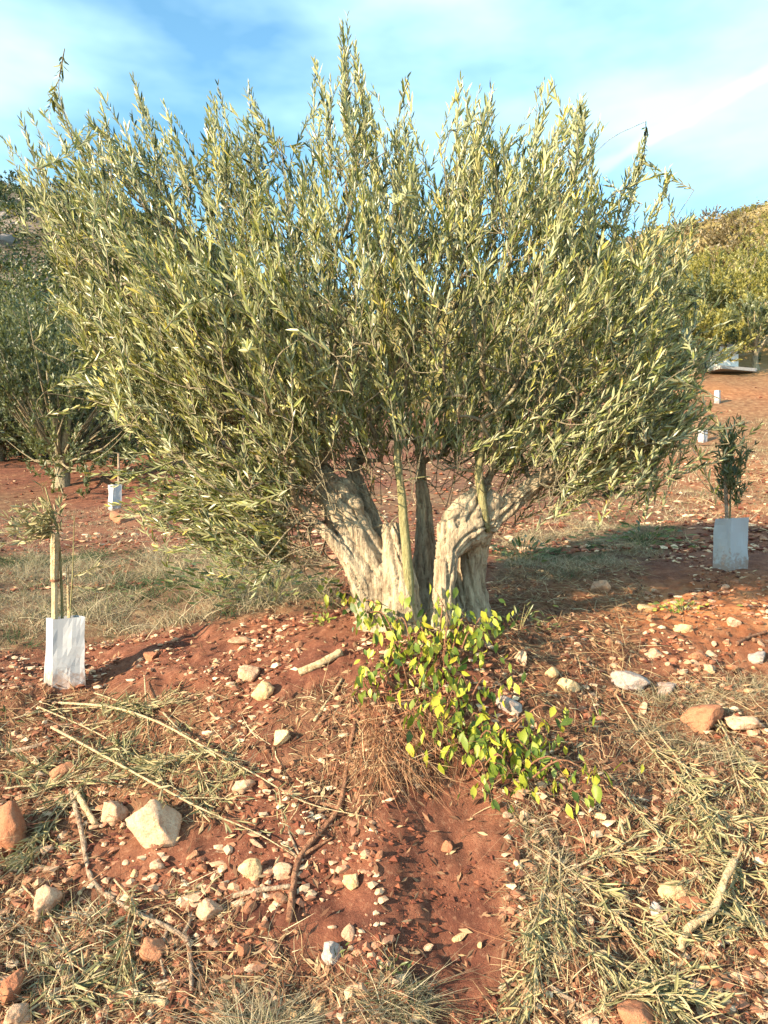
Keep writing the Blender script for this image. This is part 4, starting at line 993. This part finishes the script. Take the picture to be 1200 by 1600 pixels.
ef = link('foliage', extra.mesh('foliage'), M_VINE2, sprout); ef['kind'] = 'stuff'
link('stem', stem.mesh('stem'), M_ROOTWOOD, sprout)
print('sprout leaves', nleaf)
def weed(px, py, n, L, label, mat, seed, spread=.05, hgt=.03, cat='weed'):
    r = np.random.default_rng(seed); g = hit(px, py); e = empty('weed', g, label, cat); c = Acc(); s = Acc()
    for k in range(max(3, n//10)):
        d = nrm(np.array([r.normal()*.8, r.normal()*.5, .8])); q = d*np.array([spread, spread, hgt*2])*1.2
        s.add(*tube(*smooth_path([np.zeros(3)-[0, 0, .02], q*.5, q], [.0025, .002, .001], 6), 4))
    P = r.normal(size=(n, 3))*np.array([spread, spread*.7, hgt*.6])+[0, 0, hgt]; P[:, 2] = np.maximum(P[:, 2], .008)
    l = L*r.uniform(.6, 1.2, n)
    c.add(*leaves(P, nrm(P*[1, 1, .3]+r.normal(size=(n, 3))*.03), nrm(r.normal(size=(n, 3))*.5+[-.2, -.5, 1]), l, l*(.5 if mat.name == 'weed_leaf' else .26), r.normal(0, .15, n), np.clip(r.normal(.6, .25, n), 0, 1)))
    link('stem', s.mesh('stem'), M_SUCKER, e); link('foliage', c.mesh('foliage', False), mat, e)['kind'] = 'stuff'
M_WEED = leaf_mat('weed_leaf', [(0, (.05, .09, .02)), (.5, (.20, .24, .04)), (1, (.40, .38, .08))], (.25, .27, .1))
M_GWEED = leaf_mat('green_weed_leaf', [(0, (.03, .05, .014)), (.5, (.075, .10, .025)), (1, (.17, .18, .06))], (.14, .16, .07))
weed(1068, 955, 70, .04, 'low yellow green weed on the sunlit orange mound', M_WEED, 501, .09, .035)
weed(505, 978, 26, .035, 'small yellow weed beside the trunk foot', M_WEED, 502, .03, .04)
weed(948, 1392, 22, .03, 'tiny green weed beside the white ended stone', M_GWEED, 503, .03, .02)
weed(605, 1525, 24, .028, 'tiny dark green weed above the curly dry grass', M_GWEED, 504, .035, .02)
weed(535, 1495, 12, .025, 'tiny green weed touching the bluish white stone', M_GWEED, 505, .02, .015)
weed(812, 985, 60, .045, 'dark green herb in the shade of the trunk', M_GWEED, 506, .09, .06)
weed(815, 880, 120, 0.08, 'grey green herb clump in the shaded grass behind the trunk', M_GWEED, 507, 0.2, 0.1)
weed(1005, 855, 120, 0.085, 'dark herb clump between the trunk and the grey sleeve', M_GWEED, 508, 0.24, 0.11)
weed(345, 935, 150, 0.085, 'large dark green herb clump in the grey dry grass strip', M_GWEED, 509, 0.22, 0.13)
weed(425, 945, 130, 0.085, 'dark green herb clump in dry grass close to the trunk', M_GWEED, 510, 0.22, 0.12)
weed(165, 945, 40, .05, 'pale green herb in the dry grass beside the white sleeve', M_GWEED, 511, .14, .07)
weed(8, 1125, 14, .05, 'bright green grass tuft under the white sleeve', M_GWEED, 512, .05, .03)

# ------------------------------------------------------------------ saplings, stakes and plastic sleeves
def sleeve(px, py, w, h, label, rot, seed, dist=None, tone=None):
    p = hit(px, py) if dist is None else np.array([(px-600)/FPX*dist, dist, float(H((px-600)/FPX*dist, dist))])
    r = np.random.default_rng(seed); nz_, th = 9, .004
    # a folded sheet: three flat faces, wrapped round the stake
    c = np.array([(-.5, .12), (-.14, -.28), (.5, -.06), (.12, .36)])
    m = 7; ring = np.concatenate([c[k]+(c[(k+1) % 4]-c[k])*np.linspace(0, 1, m, endpoint=False)[:, None] for k in range(4)])*w
    n = len(ring); V = []
    for s in (1, 1-2*th/w*2):
        for k in range(nz_):
            t = k/(nz_-1); q = ring*s*(1+.03*math.sin(3*t+seed)); q = q+.012*w/.23*np.stack([perlin(ring[:, 0]*14, ring[:, 1]*14, np.full(n, t*3+seed)), perlin(ring[:, 0]*14+9, ring[:, 1]*14, np.full(n, t*3+seed))], -1)
            V.append(np.column_stack([q[:, 0]+.05*t*w, q[:, 1], np.full(n, -.04+t*(h+.04))+(.012*q[:, 0]/w if k == nz_-1 else 0)]))
    V = np.concatenate(V); T = []
    for s in range(2):
        for k in range(nz_-1):
            for j in range(n):
                a = s*n*nz_+k*n+j; b = s*n*nz_+k*n+(j+1) % n; f = (a, b, b+n, a+n); T.append(f if s == 0 else f[::-1])
    for j in range(n):
        a = (nz_-1)*n+j; b = (nz_-1)*n+(j+1) % n; T.append((a, b, b+n*nz_, a+n*nz_))
    o = link('tree_guard', mesh_np('tree_guard', V, np.array(T), False), M_GUARD, loc=p); o.rotation_euler = (0, 0, rot)
    return tag(o, label, 'tree guard'), p
g1, pL = sleeve(99, 1072, .236, .375, 'large white plastic sleeve round the bare stake, muddy at its foot', .0, 1)
g2, pR = sleeve(1141, 888, .245, .375, 'greyish plastic sleeve round the sapling with dark narrow crown', .0, 2)
sleeve(179, 796, .22, .42, 'bluish plastic sleeve behind the ochre rock', .3, 3)
sleeve(290, 722, .22, .35, 'tiny far sleeve beside the dark evergreen shrub', .5, 4)
sleeve(1098, 691, .24, .35, 'far white sleeve at the tips of the lowest olive boughs', .2, 5)
sleeve(1121, 630, .26, .40, 'pale lilac sleeve below the white block on the upper terrace', .6, 6)

def stake(base, off, h, w, label, lean=(0, 0), mat=M_STAKE):
    P = np.array([base+np.array([off[0], off[1], -.1]), base+np.array([off[0]+lean[0]*.5, off[1]+lean[1]*.5, h*.5]), base+np.array([off[0]+lean[0], off[1]+lean[1], h])])
    o0 = P[0].copy(); o0[2] = base[2]
    Q, R = smooth_path(P-o0, [w, w*.97, w*.9], 12); V, T = tube(Q, R, 7, .16, True, int(h*100)); o = link('stake', mesh_np('stake', V, T, False), mat, loc=o0)
    return tag(o, label, 'stake')
stk = stake(pL, (-.045, -.005), .835, .018, 'thick pale timber stake standing in the large white sleeve', (.0, 0))
V, T = tube(*smooth_path([(0, 0, .585), (0.001, 0, .7), (0, 0, .832)], [.0235, .0225, .0235], 9), 9, .14, True, 5); link('wrap', mesh_np('wrap', V, T, False), M_PALESTICK, stk)
V, T = tube(*smooth_path([(0, 0, .572), (0, 0, .578), (0, 0, .584)], [.0245, .026, .0245], 5), 9); link('tie', mesh_np('tie', V, T, True), M_ROOTWOOD, stk)
stake(pL, (.03, .02), .66, .0085, 'slim cane beside the thick timber stake', (-.015, 0), M_PALESTICK)
stake(pR, (-.012, 0), .78, .014, 'grey stake standing in the greyish sleeve with the dark sapling', (-.03, .0), M_STICK)
p3 = hit(179, 796); stake(p3, (.05, .05), .95, .02, 'stake behind the bluish sleeve and ochre rock', (0, 0), M_STICK)
p4 = hit(290, 722); stake(p4, (0, .02), .8, .018, 'thin far stake in the tiny sleeve beside the evergreen shrub', (0, 0), M_STICK)
p5 = hit(1098, 691); stake(p5, (0, .02), .8, .018, 'thin far stake in the white sleeve near the olive bough tips', (0, 0), M_STICK)
def sapling(base, label, stem_pts, leaf_centres, n, L, mat, seed, smat=M_SUCKER):
    r = np.random.default_rng(seed); e = empty('olive_sapling', base, label, 'sapling'); s = Acc(); c = Acc()
    for pts, r0 in stem_pts:
        Q, R = smooth_path(pts, np.linspace(r0, r0*.4, len(pts)), 6*len(pts)); s.add(*tube(Q, R, 6, .1))
    for (q, d, ln, m) in leaf_centres:
        q = np.array(q, float); d = nrm(d); t = r.uniform(0, 1, m); C = q+d*(t*ln)[:, None]
        s.add(*tube(*smooth_path([q, q+d*ln*.5, q+d*ln], [.003, .002, .001], 5), 4))
        A = nrm(d+r.normal(size=(m, 3))*.55); l = L*r.uniform(.7, 1.2, m)
        c.add(*leaves(C, A, nrm(r.normal(size=(m, 3))+[-.2, -.4, .5]), l, l*.22, r.normal(0, .12, m), np.clip(r.normal(.5, .22, m), 0, 1)))
    link('trunk', s.mesh('trunk'), smat, e); link('crown', c.mesh('crown', False), mat, e)['kind'] = 'stuff'
lc = []
r = np.random.default_rng(600)
for k in range(30):
    lc.append(((-.05+r.normal()*.02, r.normal()*.02, .84+r.uniform(-.03, .1)), (-r.uniform(.1, 1), r.normal()*.4, r.uniform(-.15, .5)), r.uniform(.12, .3), 11))
lc += [((-.02, 0, .93), (.05, 0, 1), .07, 8), ((.06, 0, .6), (.7, -.1, .3), .16, 8), ((.04, 0, .55), (.5, .1, -.1), .14, 8), ((-.2, .0, .78), (-.6, .1, .7), .16, 10)]
sapling(pL, 'young olive sapling with sparse grey green leaves tied to the thick stake', [([(-.03, .03, 0), (-.02, .03, .4), (-.03, .01, .8), (-.06, 0, .95), (-.1, .0, 1.09)], .009), ([(.03, .0, .3), (.05, 0, .6), (.06, 0, .93)], .005)], lc, 0, .06, M_DRYLEAF, 601)
lc = [((r.normal()*.035, r.normal()*.035, .45+.5*r.random()), (r.normal()*.35, r.normal()*.35, 1), r.uniform(.12, .24), 18) for k in range(60)]
sapling(pR, 'young olive sapling with dark narrow upright crown above the greyish sleeve', [([(0, .02, 0), (0.01, .02, .5), (.03, .02, 1.0)], .009)], lc, 0, .055, M_FAROLIVE, 602)

# white block on the upper terrace
wb = hit(1128, 582); blk = empty('water_cistern', wb, 'white block-like cistern at the edge of the upper red terrace', 'cistern')
def box(name, c, s, mat, parent, rz=0, tilt=0):
    bm = bmesh.new(); bmesh.ops.create_cube(bm, size=1)
    for v in bm.verts: v.co = Vector((v.co.x*s[0], v.co.y*s[1], v.co.z*s[2]))
    bmesh.ops.bevel(bm, geom=bm.edges[:], offset=min(s)*.06, segments=2, affect='EDGES', profile=.5)
    me = bpy.data.meshes.new(name); bm.to_mesh(me); bm.free(); o = link(name, me, mat, parent, c); o.rotation_euler = (0, tilt, rz); return o
sc_ = wb[1]/FPX
box('wall', (0, 0, 20*sc_), (38*sc_, 30*sc_, 36*sc_), M_WHITEWALL, blk, .35)
box('lid', (0, 0, 39*sc_), (42*sc_, 34*sc_, 3*sc_), M_GREYSLAB, blk, .35)
box('footing', (8*sc_, -12*sc_, 1*sc_), (70*sc_, 34*sc_, 5*sc_), M_GREYSLAB, blk, .35)
